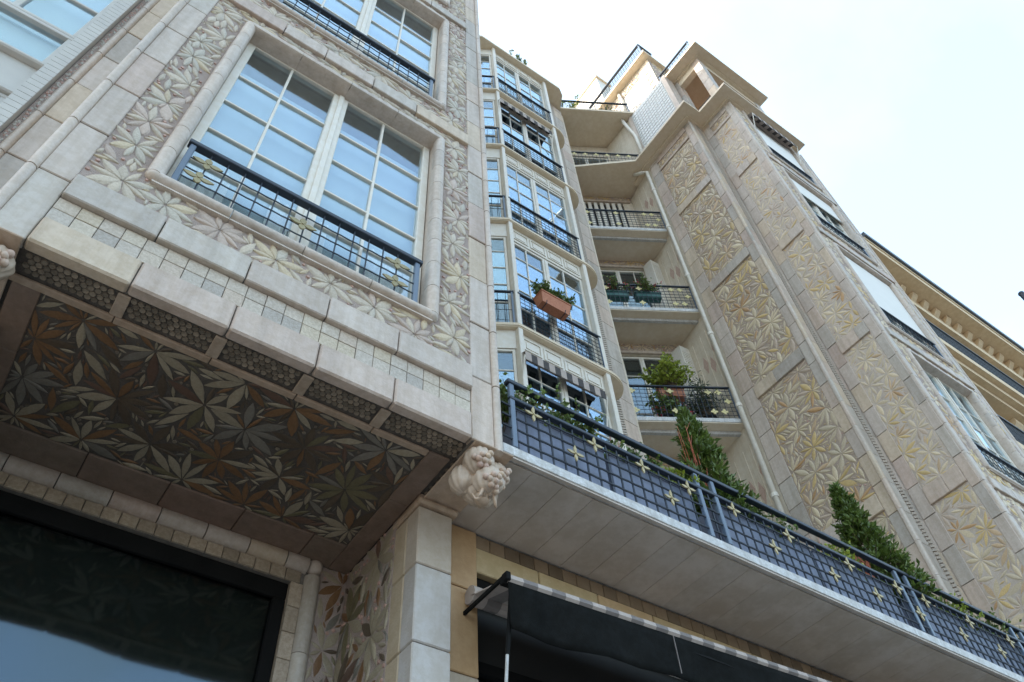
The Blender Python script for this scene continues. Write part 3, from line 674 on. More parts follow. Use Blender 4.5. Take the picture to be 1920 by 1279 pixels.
def pier(x0, x1):
    p = bx('pier', jointm, BLD, x0 + .01, x1 - .01, 2.91, 3.13, 0, 4.40)
    zs_ = [4.398, 4.04, 3.62, 3.2, 2.75, 2.3, 1.85, 1.4, .95, .5, 0]
    for a, b in zip(zs_[1:], zs_):
        bx('slab', orangest, p, x0, x1, 2.90, 3.02, a + .003, b - .003, bev=.006, color=(1.0, 1.22, 1.70) if b < 4.3 else (1.02, 1.14, 1.40))
        bx('slab', orangest, p, x0 - .001, x1 + .001, 3.022, 3.15, a + .003, b - .003, bev=.006, color=(.95, 1.0, 1.05))
    bx('pier_cap', slabm, p, x0 - .012, x1 + .03, 2.875, 3.20, 4.403, 4.44, bev=.012, color=(.85, .74, .62))
    bx('pier_neck', slabm, p, x0 - .004, x1 + .012, 2.89, 3.18, 4.44, 4.466, color=(.75, .65, .55))
pier(1.587, 1.79); pier(-.735, -.53)

# carved fruit corbels under the bay's corners
def corbel(cx, seed):
    R = random.Random(seed)
    pl = MB(); pl.box(cx - .105, cx + .125, 2.385, 2.90, 4.446, 4.458, bev=.004)
    c = mk('corbel', pl, slabm, BLD, (.95, .86, .76)); ctr = np.array((cx, 2.52, 4.35))
    lobes = [((-.045, -.06, .035), .078), ((.075, -.025, .02), .072), ((.008, -.06, -.070), .078), ((-.075, .03, -.03), .074), ((.055, .05, -.04), .07), ((0, .0, .05), .085), ((0, .02, -.06), .08)]
    for (dx, dy, dz), r in lobes:
        mb = MB(); cc = ctr + np.array((dx, dy, dz)); n, m_ = 44, 16; vs = []; fs = []
        for i in range(m_ + 1):
            t = PI * i / m_
            for k in range(n):
                a = 2 * PI * k / n; rr = r * (1 + .045 * math.cos(11 * a + dx * 60) * math.sin(t) ** .5 + .035 * math.cos(4 * t + a) + .03 * math.sin(2 * a + 5 * t))
                vs.append(cc + np.array((math.sin(t) * math.cos(a), math.sin(t) * math.sin(a), math.cos(t) * 1.08)) * rr)
        for i in range(m_):
            for k in range(n): fs.append((i * n + k, (i + 1) * n + k, (i + 1) * n + (k + 1) % n, i * n + (k + 1) % n))
        mb.add(vs, fs); lo = mk('husk', mb, rollm, c, (1.0, .94, .87), smooth=True)
        if dy < .02 and dz < .045:
            # berries burst out towards the street
            face = np.array((dx * 2.2, -.9, -.55)); face /= np.linalg.norm(face); e1 = np.cross(face, (0, 0, 1)); e1 /= np.linalg.norm(e1); e2 = np.cross(e1, face)
            for q in range(10):
                if q == 0: a, rad = 0, 0
                elif q < 7: a, rad = q * PI / 3, .030
                else: a, rad = q * 2.1, .052
                pt = cc + face * (r * 1.0 - rad * .25) + (e1 * math.cos(a) + e2 * math.sin(a)) * rad
                mk('berry', MB().ball(pt, .0175 * R.uniform(.85, 1.1), 10, 7), rollm, c, (1.0, R.uniform(.82, .9), R.uniform(.74, .84)), smooth=True)
    curl = MB()
    for s_ in (-1, 1):
        curl.tube([ctr + np.array((s_ * (.01 + .045 * t), -.05 - .02 * math.sin(t * PI), -.165 + .035 * math.sin(t * 5))) for t in np.linspace(0, 1.3, 12)], .012, 7, r2=.006)
    curl.ball(ctr + np.array((0, -.02, -.15)), .042, 12, 8)
    mk('leaf_curl', curl, rollm, c, (1.0, .88, .76), smooth=True)
corbel(1.712, 1); corbel(-.655, 2)

# second, flush pier and lintel course of the shop under the balcony
sp2 = bx('pier', jointm, BLD, 1.80, 2.0, 3.01, 3.5, 0, 4.45)
for a, b in zip((4.07, 3.60, 3.1, 2.6, 2.1, 1.6, 1.1, .6, 0), (4.455, 4.07, 3.60, 3.1, 2.6, 2.1, 1.6, 1.1, .6)):
    bx('slab', orangest, sp2, 1.792, 2.008, 2.998, 3.10, a + .003, b - .003, bev=.005, color=(1.05, .9, .72) if a > 3.59 else (.95, 1.05, 1.25))
lw = bx('lintel_course', jointm, BLD, 2.008, 9.0, 3.03, 3.4, 4.22, 4.462)
x = 2.01; k = 0
while x < 8.9:
    bx('slab', orangest, lw, x + .003, x + .427, 3.018, 3.12, 4.215, 4.372, bev=.005, color=(1.15 * rng.uniform(.93, 1.05), 1.12, .95)); x += .43
x = 2.01
while x < 8.9:
    bx('square_tile', orangest, lw, x + .002, x + .10, 3.022, 3.12, 4.375, 4.46, bev=.003, color=(lambda v: (v, v * .95, v * .9))(rng.uniform(.3, .62))); x += .102
st = MB(); st.box(2.01, 9.0, 3.06, 3.14, 4.08, 4.212); st.box(2.0, 2.04, 3.10, 3.2, 0, 4.08); st.box(2.04, 9, 3.10, 3.16, 3.70, 3.76)
sf = mk('shop_front', st, black, BLD)
bx('pane', clearglass, sf, 2.04, 9.0, 3.13, 3.136, .4, 3.70); bx('sign_board', dark, sf, 2.04, 9.0, 3.12, 3.14, 3.76, 4.08)
rb = MB(); rb.box(2.0, 9.0, 4.4, 4.45, 0, 4.3); rb.box(2.04, 9.0, 3.3, 4.4, 4.22, 4.25); mk('room_lining', rb, dark, sf)
bx('inner_board', timber, sf, 2.04, 9.0, 3.30, 3.33, 0, 3.715)
# long balcony
bs = mk('balcony_slab', MB().box(1.782, 9.05, 2.40, 5.2, 4.476, 4.540, bev=.003), slabedge, BLD)
mk('drip_edge', MB().box(1.784, 9.05, 2.408, 2.43, 4.464, 4.4755), boardp, bs)
x = 1.80
while x < 9.0:
    bx('soffit_board', boardp, bs, x + .0012, x + .1988, 2.447, 3.016, 4.462 + rng.uniform(0, .0015), 4.475, bev=.0008, color=tint(.03, .01)); x += .2
x0 = 1.866; bars = []; x = 2.041 - .0825
while x < 8.9: bars.append(x); x += .0825
qs = [(2.0, 4.86), (2.275, 4.70), (2.435, 4.85), (2.80, 4.86), (2.99, 4.70), (3.17, 4.86), (3.56, 4.86), (3.86, 4.69), (4.06, 4.86), (4.42, 4.69), (4.66, 4.86), (4.86, 4.69), (5.18, 4.86), (5.33, 4.70), (5.50, 4.86), (5.82, 4.69), (6.03, 4.86), (6.3, 4.70), (6.55, 4.86)]
rl = railing(W0, 1.866, 8.9, 2.412, 4.542, 5.07, bars, (4.60, 4.685, 4.77, 4.855), posts=(1.866, 3.285, 3.43, 5.27, 5.39, 6.72, 6.86), quads=qs, qsize=(.060, .0195), barr=.0065, hr=.03, goldm=goldp, bt=4.912, hu0=1.79)
bx('lower_rail', navy, rl, 1.85, 8.93, 2.394, 2.430, 4.908, 4.934, bev=.004)

# ------------------------------------------------------------------ far pavilion: front bay and the clad side walls
bay(9.78, 2.62, 5, False, 19.62)
FBW = Frame(9.07, 3.5, -PI / 2); FAW = Frame(8.62, 4.93, -PI / 2); FST = Frame(8.62, 3.5, 0)
bx('side_wall', stucco, BLD, 8.66, 11.5, 3.54, 4.935, 0, 19.62); bx('side_wall', stucco, BLD, 9.04, 11.5, 4.94, 12, 0, 19.62); bx('side_wall', stucco, BLD, 9.10, 9.5, 2.70, 3.53, 0, 19.62)
ZB = [4.9, 7.97, 10.95, 13.95, 16.87]
def clad(F, u0, u1, ul, ur, ztop, seed, rollu=None, edge=None):
    """slab columns at both edges, cross bands, leaf panels between"""
    pilaster(F, u0, ul, -.012, 5.9, ztop, .485, 4.95, depth=.05)
    pilaster(F, ur, u1, -.012, 5.9, ztop, .485, 4.95, depth=.05, roll=rollu)
    for i, z in enumerate(ZB):
        if i == 0: pass
        else:
            b = bx('cross_band', jointm, BLD, ul + .003, ur - .003, .0, .05, z + .005, z + .255, F); um = (ul + ur) / 2 + rng.uniform(-.1, .1)
            for a, c in ((ul + .002, um - .002), (um + .002, ur - .002)): bx('slab', slabm, b, a, c, -.034, .02, z, z + .26, F, .005, stone_tint())
        zb = z + (.26 if i else 0); zt = ZB[i + 1] if i < 4 else ztop - .62
        pan = bx('leaf_panel', palemortar, BLD, ul + .001, ur - .001, .004, .05, zb, zt, F)
        R = random.Random(seed + i); w_ = ur - ul - .006; h_ = zt - zb
        big = w_ > .7
        lv, dk = pack(w_, h_, [], [], .065 if big else .05, .31 if big else .25, .31 if big else .36, .007 if big else .005, (11, 14) if big else (9, 11), 2400, 500, (.012, .02), spacing=.40 if big else .27, r0=.010, R=R)
        lay(pan, lv, dk, F.p(ul + .003, .003, zb), F.u, (0, 0, 1), -F.d, .009, pal_warm, pal_pink, R)
    zt = ztop - .62
    b = bx('cross_band', jointm, BLD, ul + .003, ur - .003, 0, .05, zt, ztop, F)
    pan = bx('leaf_panel', palemortar, BLD, ul + .003, ur - .003, -.006, .0, zt + .09, zt + .36, F); R = random.Random(seed + 50)
    lv, dk = pack(ur - ul - .01, .26, [], [], .06, .15, .36, .006, (7, 9), 80, 60, (.012, .02), spacing=.2, R=R); lay(pan, lv, dk, F.p(ul + .005, -.007, zt + .095), F.u, (0, 0, 1), -F.d, .014, pal_warm, pal_pink, R)
    for za, zb2, dd in ((zt, zt + .09, -.03), (zt + .36, zt + .46, -.03), (zt + .47, ztop, -.02)): bx('slab', slabm, b, ul + .002, ur - .002, dd, .02, za, zb2, F, .005, stone_tint())
clad(FBW, .02, .86, .20, .73, 19.62, 200)
clad(FAW, 0.0, 1.405, .25, 1.25, 19.62, 300, rollu=1.418)
# step between them, with a rope strip
sw_ = bx('step_wall', slabm, BLD, .0, .45, .006, .06, 4.6, 19.62, FST)
z = 4.95
while z < 19.6:
    bx('slab', slabm, sw_, .025, .215, -.010, .03, z + .003, min(z + .485, 19.62) - .003, FST, .004, stone_tint()); bx('slab', slabm, sw_, .33, .44, -.010, .03, z + .003, min(z + .485, 19.62) - .003, FST, .004, stone_tint()); z += .485
def rope(F, u, d, z0, z1, w, parent):
    mb = MB(); z = z0
    while z < z1:
        mb.prism([(-w / 2, -.02), (w / 2, .03), (w / 2, .065), (-w / 2, .02)], F.p(u, d, z), F.u, (0, 0, 1), -F.d, .02); z += .055
    return mk('rope_moulding', mb, pebm, parent, kind='stuff', colors=True)
def rope2(*a):
    o = rope(*a); at = o.data.color_attributes['col']; at.data.foreach_set('color', [.48, .42, .36, 1] * len(at.data)); return o
rope2(FST, .272, -.004, 6, 19.6, .11, sw_)
for k in range(30): smooth_by_angle(mk('roll_tile', vroll(FST, .0, .0, .032, 4.95 + .485 * k, 5.43 + .485 * k), rollm, sw_, stone_tint()))

# ------------------------------------------------------------------ recess: splayed balconies beside the glazed oriel
LV = [7.76, 10.745, 13.75, 16.73, 19.70]
FRW = Frame(8.80, 5.87, math.radians(-30.2)); FRF = Frame(8.62, 5.05, math.radians(-30.2))
ang = math.atan2(-.95, -.18); FSW = Frame(8.80, 5.88, ang)
stw = bx('stucco_wall', stucco, BLD, 0.02, .955, 0, .2, 4.54, 19.6, FSW)
for lv_ in LV[:4]:
    for u, z in ((.80, 2.02), (.46, 1.86), (.63, 1.70)):
        mk('lozenge_tile', MB().prism([(0, -.22), (.07, 0), (0, .22), (-.07, 0)], FSW.p(u, .002, lv_ + z), FSW.u, (0, 0, 1), -FSW.d, .010), pinkst, stw)
    for u in (.30, .545, .715): bx('plaster_fillet', stucco, stw, u - .008, u + .008, -.012, .004, lv_ + .5, lv_ + 2.6, FSW)
def recess_level(i):
    lv = LV[i]; nx = LV[i + 1]; F = FRW; top = lv + 2.62
    wl = MB(); wl.box(-1.95, -1.45, 0, .2, lv, nx - .02, F); wl.box(-.24, .0, 0, .2, lv, nx - .02, F); wl.box(-1.45, -.24, 0, .2, top + .01, nx - .02, F); wl.box(-1.45, -.24, 0, .2, lv - .1, lv + .06, F)
    rwall = mk('recess_wall', wl, stucco, BLD)
    fr = bx('leaf_panel', mortar, BLD, -1.9, -.01, -.012, -.001, top + .10, nx - .03, F); R = random.Random(600 + i)
    lvs, dk = pack(1.88, nx - .03 - top - .10, [], [], .05, .16, .3, .008, (7, 9), 120, 150, (.01, .015), spacing=.22, R=R)
    lay(fr, lvs, dk, F.p(-1.9, -.013, top + .10), F.u, (0, 0, 1), -F.d, .014, pal_warm, pal_pink, R)
    bx('window_head', slabm, BLD, -1.9, -.05, -.05, .0, top + .02, top + .085, F, .01, (.95, .9, .84))
    if i != 3:
        casement(F, -1.45, -.24, .04, lv + .06, top, (-.482, -1.206), (lv + 1.05, lv + 2.07), -.844, half=.045, near=False, rm=.0)
    else:
        wdw = bx('shuttered_window', dark, BLD, -1.45, -.24, .05, .08, lv + .06, top, F)
        for k in range(8): bx('shutter_board', white, wdw, -1.44 + k * .15, -1.44 + k * .15 + .09, -.02, .03, lv + .08, top - .01, F, .006)
    if i in (1, 2):
        sh = MB()
        P0, P1, P2 = (np.array(q) for q in ((8.535, 5.955, 0.), (8.534, 5.722, 0.), (8.765, 5.700, 0.)))
        for a3, b3 in ((P0, P1), (P1, P2)):
            dirv = b3 - a3; L = np.linalg.norm(dirv); dirv = dirv / L; nrm = np.array((-dirv[1], dirv[0], 0))
            sh.prism([(0, 0), (L - .004, 0), (L - .004, .03), (0, .03)], a3 + np.array((0, 0, lv + .08)), dirv, nrm, (0, 0, 1), top - lv - .06)
        s2 = mk('shutter', sh, white, BLD); lo = MB()
        a3, b3 = P1, P2; dirv = (b3 - a3); L = np.linalg.norm(dirv); dirv /= L; nrm = np.array((-dirv[1], dirv[0], 0))
        z = lv + .2
        while z < top - .15:
            lo.prism([(0.03, -.012), (L - .03, -.012), (L - .03, .0), (.03, .0)], a3 + np.array((0, 0, z)), dirv, nrm, (0, 0, 1), .035); z += .055
        mk('louvre_set', lo, white, s2, kind='stuff')
for i in range(4): recess_level(i)
for i in range(5):
    lv = LV[i]; F = FRF
    if i < 4:
        bsl = mk('balcony_slab', MB().box(-1.86, .02, .0, .98, lv + .002, lv + .085, F), slabedge, BLD)
        mk('balcony_soffit', MB().box(-1.84, .01, .012, .97, lv - .018, lv, F), soffitp, bsl)
        mk('lit_edge_strip', MB().box(-1.84, .0, .185, .246, lv - .085, lv - .0185, F), slabedge, bsl)  # added pale strip; its whiteness stands for the beam's lit lower edge
        mk('soffit_beam', MB().box(-1.83, .0, .25, .96, lv - .055, lv - .02, F), soffitp, bsl)
    if i in (1, 2, 3, 4):
        q = []
        for u in (-1.745, -1.095, -.45, -.277): q += [(u, lv + .72), (u, lv + .25)]
        q += [(-.16, lv + .50)]
        if i == 4: q = [(-1.7 + .28 * k, lv + .74) for k in range(6)]
        railing(F, -1.81, -.05, .03, lv + .085, lv + .87, [-1.79 + .092 * k for k in range(19)], [lv + .085 + .0975 * k for k in range(1, 8)] if i != 4 else [lv + .16 + .15 * k for k in range(5)], near=False, barr=.006, quads=q, qsize=(.066, .046), thick=.03, goldm=fargold)
# windows behind the upper terrace
casement(FRW, -1.45, -.24, .04, LV[4] + .1, LV[4] + 2.3, (-.482, -1.206), (LV[4] + 1.0, LV[4] + 1.7), -.844, half=.045, near=False)
wl = MB(); z0, z1 = LV[4] + .05, 22.6
for a, b, c, d in ((-1.95, -1.45, z0, z1), (-.24, .3, z0, z1), (-1.45, -.24, LV[4] + 2.31, z1)): wl.box(a, b, 0, .2, c, d, FRW)
mk('recess_wall', wl, stucco, BLD)

# oriel
FO = Frame(4.42, 5.45, 0); FOL = Frame(3.57, 5.94, math.radians(-30)); FOR = Frame(6.11, 5.45, math.radians(40))
def oslab(z0, z1, grow=0.0):
    pts = [(3.50, 5.93), (4.42, 5.40 - grow), (6.11, 5.40 - grow)]
    pts += [(6.11 + .44 * math.sin(t) + .0, 5.40 - grow + .33 * (1 - math.cos(t))) for t in np.linspace(.25, 1.45, 7)]
    pts += [(6.50, 5.86), (6.40, 6.3), (3.5, 6.3)]
    return MB().poly(pts, z0, z1)
for i in range(5):
    lv = LV[i]; nx = LV[i + 1] if i < 4 else 22.67
    osl = mk('oriel_slab', oslab(lv - .0, lv + .055), cream, BLD); mk('slab_underside', oslab(lv - .02, lv - .001, -.015), cream, osl)
    # frieze with moulded panels
    fz = bx('frieze', white, BLD, .08, 1.60, .055, .12, nx - .43, nx - .022, FO)
    for k in range(4):
        a = .115 + k * .37; fm = MB(); b = a + .325; z0, z1 = nx - .37, nx - .11
        for (p, q, r_, s_) in ((a, b, z0, z0 + .02), (a, b, z1 - .02, z1), (a, a + .02, z0 + .02, z1 - .02), (b - .02, b, z0 + .02, z1 - .02)): fm.box(p, q, .038, .056, r_, s_, FO)
        fm.box(a + .06, b - .06, .042, .056, z0 + .06, z1 - .06, FO)
        mk('moulded_panel', fm, white, fz)
    casement(FO, .08, 1.60, .07, lv + .06, nx - .44, (.40, 1.19), [nx - .88 - .475 * k for k in range(4)], .795, half=.06, fr=.05, mt=.022, near=False, rm=-.005)
    bx('corner_post', white, BLD, -.005, .078, -.03, .13, lv + .056, nx - .021, FO, .008); bx('corner_post', white, BLD, 1.605, 1.69, -.03, .13, lv + .056, nx - .021, FO, .008)
    railing(FO, .07, 1.62, -.015, lv + .06, lv + .88, [.09 + .085 * k for k in range(18)], [lv + .06 + .10 * k for k in range(1, 8)], near=False, barr=.0055, thick=.035)
    # splayed flank with a narrow light
    casement(FOL, .48, .93, .05, lv + .06, nx - .44, (), [nx - .88 - .475 * k for k in range(4)], None, fr=.04, mt=.02, near=False, depth=.2, rm=-.01)
    bx('frieze', white, BLD, .45, .95, .04, .1, nx - .43, nx - .022, FOL); bx('flank_wall', white, BLD, -.1, .46, .04, .12, lv + .056, nx - .022, FOL)
    railing(FOL, .5, .94, -.01, lv + .06, lv + .88, [.6, .72, .84], [lv + .4], near=False, barr=.006, thick=.03)
    # the other flank
    bx('door_frame', white, BLD, .08, .30, .02, .1, lv + .056, nx - .022, FOR, .006); bx('door_leaf', white, BLD, .305, .50, .04, .1, lv + .056, nx - .022, FOR)
FPS = Frame(6.50, 5.80, math.radians(4))
fp = pilaster(FPS, .125, .43, 0, 7.5, 22.6, .50, 7.4, depth=.06); rope2(FPS, .07, .01, 7.6, 22.6, .10, fp)
bx('recess_wall', stucco, BLD, 0.0, .55, .065, .5, 7.5, 22.6, FPS)
bx('recess_wall', stucco, BLD, 2.0, 8.8, 7.6, 12, 0, 22.6); bx('recess_wall', stucco, BLD, 1.78, 2.0, 4.7, 12, 4.54, 22.6); bx('recess_wall', stucco, BLD, 2.0, 3.6, 6.05, 7.6, 4.54, 22.6)
bx('recess_wall', stucco, BLD, -.7, 1.78, 4.6, 12, 0, 22.6)

# ------------------------------------------------------------------ cornices and the stepped-back top
cor = mk('cornice', MB().poly([(7.04, 5.98), (8.245, 5.00), (8.215, 3.205), (8.70, 3.20), (8.71, 2.37), (11.46, 2.37), (11.46, 6.4), (7.3, 7.0)], 19.655, 19.74), cream, BLD)
mk('cornice_bed', MB().poly([(8.50, 5.0), (8.50, 3.44), (9.0, 3.44), (9.0, 2.56), (11.4, 2.56), (11.4, 5.5), (8.6, 5.5)], 19.60, 19.654), cream, cor)
cor2 = mk('cornice', MB().poly([(2.2, 6.4), (4.04, 5.34), (6.52, 5.34), (6.70, 5.45), (6.86, 5.76), (8.665, 4.735), (8.71, 2.375), (11.44, 2.375), (11.44, 12), (2.2, 12)], 22.625, 22.71), cream, BLD)
mk('cornice_bed', MB().poly([(9.0, 5.2), (8.98, 2.60), (11.35, 2.60), (11.35, 6), (9.0, 6)], 22.57, 22.624), cream, cor2)
# loggia storey
def lcol(x0, x1, y0, y1):
    c = bx('loggia_column', jointm, BLD, x0 + .01, x1 - .01, y0 + .01, y1 - .01, 19.74, 22.6); z = 19.76
    while z < 22.5: bx('slab', slabm, c, x0, x1, y0, y1, z + .003, min(z + .48, 22.57) - .003, bev=.006, color=stone_tint()); z += .48
lcol(9.02, 9.24, 2.66, 2.88); lcol(9.02, 9.24, 3.42, 3.62); lcol(11.15, 11.37, 2.66, 2.88)
bx('loggia_beam', cream, BLD, 9.05, 11.35, 2.68, 2.84, 22.30, 22.568); bx('loggia_beam', cream, BLD, 9.05, 9.22, 2.85, 3.6, 22.30, 22.568)
bx('loggia_wall', sunbrick, BLD, 9.0, 11.37, 4.3, 4.5, 19.74, 22.6); bx('loggia_wall', stucco, BLD, 9.06, 9.2, 3.65, 4.3, 19.74, 22.6); bx('loggia_wall', sunbrick, BLD, 11.3, 11.4, 2.9, 4.3, 19.74, 22.6)
railing(Frame(9.13, 3.40, -PI / 2), .02, .50, .0, 19.78, 20.65, [.05 + .06 * k for k in range(8)], [19.85 + .09 * k for k in range(8)], near=False, barr=.006)
railing(Frame(9.3, 2.74), .0, 1.85, .0, 19.78, 20.65, [.05 + .09 * k for k in range(20)], [19.85 + .12 * k for k in range(6)], near=False, barr=.006)
gbw = bx('glass_block_wall', greyshade, BLD, 8.62, 8.95, 3.62, 4.86, 19.74, 22.6); bx('block_frame', slabm, gbw, 8.60, 8.9, 3.50, 3.618, 19.74, 22.6, color=(1, 1, 1)); bx('block_frame', slabm, gbw, 8.60, 8.9, 4.862, 4.98, 19.74, 22.6, color=(1, 1, 1)); gb = MB()
for a in range(13):
    for b in range(17): gb.box(8.604, 8.63, 3.65 + a * .092, 3.722 + a * .092, 19.90 + b * .155, 20.015 + b * .155)
mk('glass_block_field', gb, glasbl, gbw, kind='stuff')
bx('storey_wall', stucco, BLD, 8.64, 8.96, 4.99, 6.2, 19.74, 22.6)
# attic
at_ = bx('attic_wall', stucco, BLD, 8.96, 11.2, 3.86, 9, 22.71, 25.26)
ab = MB()
for a in range(6):
    for b in range(11): ab.box(8.935, 8.97, 4.0 + a * .26 + (.12 if b % 2 else 0), 4.235 + a * .26 + (.12 if b % 2 else 0), 22.75 + b * .175, 22.90 + b * .175)
mk('block_field', ab, white, at_, kind='stuff')
ap = bx('leaf_panel', mortar, BLD, 9.0, 11.1, 3.845, 3.859, 22.72, 25.2); R = random.Random(88)
lv, dk = pack(2.08, 2.46, [], [], .08, .26, .3, .012, (7, 10), 80, 100, (.015, .025), spacing=.42, R=R)
lay(ap, lv, dk, (9.01, 3.844, 22.73), (1, 0, 0), (0, 0, 1), (0, -1, 0), .02, pal_warm, pal_pink, R)
bx('parapet_slab', cream, BLD, 8.71, 11.3, 3.73, 9.2, 25.262, 25.36)
fr_ = MB(); R = random.Random(3)
fz2 = bx('attic_frieze', mortar, BLD, 8.948, 8.959, 4.3, 5.5, 24.75, 25.1)
lv, dk = pack(1.2, .35, [], [], .06, .16, .32, .01, (6, 8), 50, 0, spacing=.24, R=R); lay(fz2, lv, dk, (8.947, 4.3, 24.75), (0, 1, 0), (0, 0, 1), (-1, 0, 0), .02, pal_warm, pal_pink, R)
railing(Frame(8.80, 6.2, -PI / 2), 0, 2.36, .0, 25.36, 26.2, [.1 * k for k in range(1, 24)], [25.45 + .12 * k for k in range(6)], near=False, barr=.007, thick=.05)
railing(Frame(8.80, 3.84), 0.03, .5, .0, 25.36, 26.2, [.1 * k for k in range(1, 5)], [25.45 + .12 * k for k in range(6)], near=False, barr=.007, thick=.05)
railing(Frame(8.98, 3.78, -PI / 2), 0, 1.14, .0, 22.71, 23.7, [.1 * k for k in range(1, 11)], [22.8 + .12 * k for k in range(7)], near=False, barr=.007, thick=.04)
railing(Frame(8.62, 4.78, math.radians(-30.2)), -1.95, -.05, .05, 22.71, 23.4, [-1.9 + .1 * k for k in range(19)], [22.8 + .1 * k for k in range(6)], near=False, barr=.006, thick=.035)
tw = bx('stair_tower', white, BLD, 8.98, 9.55, 5.72, 7.0, 22.71, 28.0); bx('tower_cap', cream, tw, 8.93, 9.6, 5.66, 7.06, 28.002, 28.08)
bx('sun_block_mass', stucco, BLD, 2.2, 8.95, 7.6, 12, 22.71, 26.0)  # unseen mass, height set to keep the sun off the glass-block wall
mk('vent_pipe', MB().tube([(8.93, 5.2, 22.9), (8.90, 5.1, 24.6), (8.93, 5.15, 25.2)], .05, 8), white, BLD, smooth=True)
# rainwater pipe
dp = mk('drain_pipe', MB().tube([(8.53, 5.0, 5.0), (8.53, 5.0, 19.35), (8.50, 5.12, 19.5), (8.42, 5.3, 19.6)], .045, 12), white, BLD, smooth=True)
for z in (7.2, 9.1, 11.0, 12.9, 14.8, 16.7, 18.4): mk('collar', MB().tube([(8.53, 5.0, z), (8.53, 5.0, z + .07)], .056, 12), white, dp)
mk('drain_pipe', MB().tube([(8.56, 4.93, 19.9), (8.56, 4.93, 21.3), (8.62, 4.98, 21.6), (8.5, 5.05, 22.2), (8.5, 5.1, 22.62)], .05, 12), white, BLD, smooth=True)
# strip beside the near bay, towards the neighbour
FL = Frame(0, 2.9)
pilaster(FL, -.962, -.72, 0, 0, 16, .49, 5.15, roll=-.985)
pst = bx('pebble_strip', mortar, BLD, -1.046, -1.0, 2.91, 3.2, 0, 16)
mb = MB()
for k in range(700):
    z = 4.5 + rng.random() * 8; u = rng.uniform(-1.035, -1.012); r = rng.uniform(.006, .012); mb.cur = pal_pink(rng) if rng.random() < .4 else (.5, .47, .42)
    mb.ball((u, 2.91, z), r, 6, 4, (1, .6, 1.3))
mk('pebble_field', mb, pebm, pst, kind='stuff', colors=True)

# ------------------------------------------------------------------ neighbouring house beside the near bay (white windows)
NB = thing('white_house', (-3, 3.2, 0), 'white house with big plain windows at the top left corner, beside the near bay', 'building')
nw = bx('wall', greyshade, NB, -1.135, -1.05, 2.86, 6, 0, 16); k = 0
z = 4.0
while z < 12:
    bx('ribbed_tile', greyshade, nw, -1.134, -1.051, 2.852, 2.858, z + .002, z + .058); z += .06
bx('wall', greyshade, NB, -6, -1.136, 3.2, 6, 0, 16)
def nbwin(z0, z1, cols, rows):
    fb = MB(); fb.box(-4.4, -1.136, 2.93, 3.0, z0, z0 + .035, bev=.004); fb.box(-4.4, -1.136, 2.93, 3.0, z1 - .035, z1, bev=.004); fb.box(-1.19, -1.137, 2.932, 3.0, z0 + .036, z1 - .036, bev=.004)
    wn = mk('window', fb, greyshade, NB)
    for c in cols: bx('muntin', greyshade, wn, c - .02, c + .02, 2.94, 2.99, z0 + .036, z1 - .036, bev=.004)
    for r in rows: bx('muntin', greyshade, wn, -4.4, -1.19, 2.945, 2.985, r - .012, r + .012, bev=.004)
    xs = [-4.4] + sorted(cols) + [-1.19]; zs = [z0 + .036] + rows + [z1 - .036]
    for a, b in zip(xs, xs[1:]):
        for c, d in zip(zs, zs[1:]): bx('pane', clearglass, wn, a + .02, b - .01, 2.962, 2.966, c, d)
    bx('blind', blind, wn, -4.4, -1.19, 3.05, 3.055, z0 + .02, z1 - .02)
nbwin(6.66, 7.17, [-2.6], []); nbwin(7.172, 9.4, [-1.55, -1.95, -2.6], [7.72, 8.3, 8.9]); nbwin(4.6, 6.18, [-2.6], []); nbwin(9.7, 12.5, [-1.55, -1.95, -2.6], [10.4, 11.1, 11.8])
for a, b in ((6.182, 6.24), (6.62, 6.658)): bx('sill', greyshade, NB, -4.4, -1.136, 2.90, 3.19, a, b, bev=.01)
for a, b in ((6.242, 6.618), (9.402, 9.698), (0, 4.598), (12.502, 16)): bx('spandrel', greyshade, NB, -4.4, -1.136, 2.95, 3.19, a, b)

# ------------------------------------------------------------------ ochre house beyond the far pavilion
OC = thing('ochre_stone_house', (20, 5, 0), 'ochre stone house with bracketed cornice and iron balconies, at the right beyond the pavilion', 'building')
X0, X1 = 11.62, 40.0
wl = MB(); wl.box(X0, X1, 3.3, 9, 0, 15.55); mk('wall', wl, ochre, OC)
cr = mk('cornice', MB().box(X0, X1, 2.62, 3.6, 15.56, 15.72).box(X0, X1, 2.60, 3.6, 15.722, 15.80), ochre, OC)
bx('architrave', ochre, OC, X0, X1, 2.96, 3.3, 14.95, 15.12)
bx('frieze', ochre, OC, X0, X1, 3.02, 3.3, 15.122, 15.555)
x = X0 + .2
while x < 30:
    mk('modillion', MB().prism([(0, 0), (-.13, 0), (-.13, -.05), (-.06, -.13), (0, -.18)], (x, 3.02, 15.55), (0, 1, 0), (0, 0, 1), (1, 0, 0), .16), ochre, cr); x += .40
bx('gutter', slate, OC, X0, X1, 2.55, 2.64, 15.802, 15.93)
rf = mk('roof', MB().prism([(2.66, 15.802), (2.70, 15.95), (3.3, 17.6), (6, 18.2), (9, 15.802)], (X0, 0, 0), (0, 1, 0), (0, 0, 1), (1, 0, 0), X1 - X0), slate, OC)
for x in (14.5, 18.2, 22): bx('chimney', ochre, rf, x, x + .8, 4.2, 5.0, 17.0, 19.2)
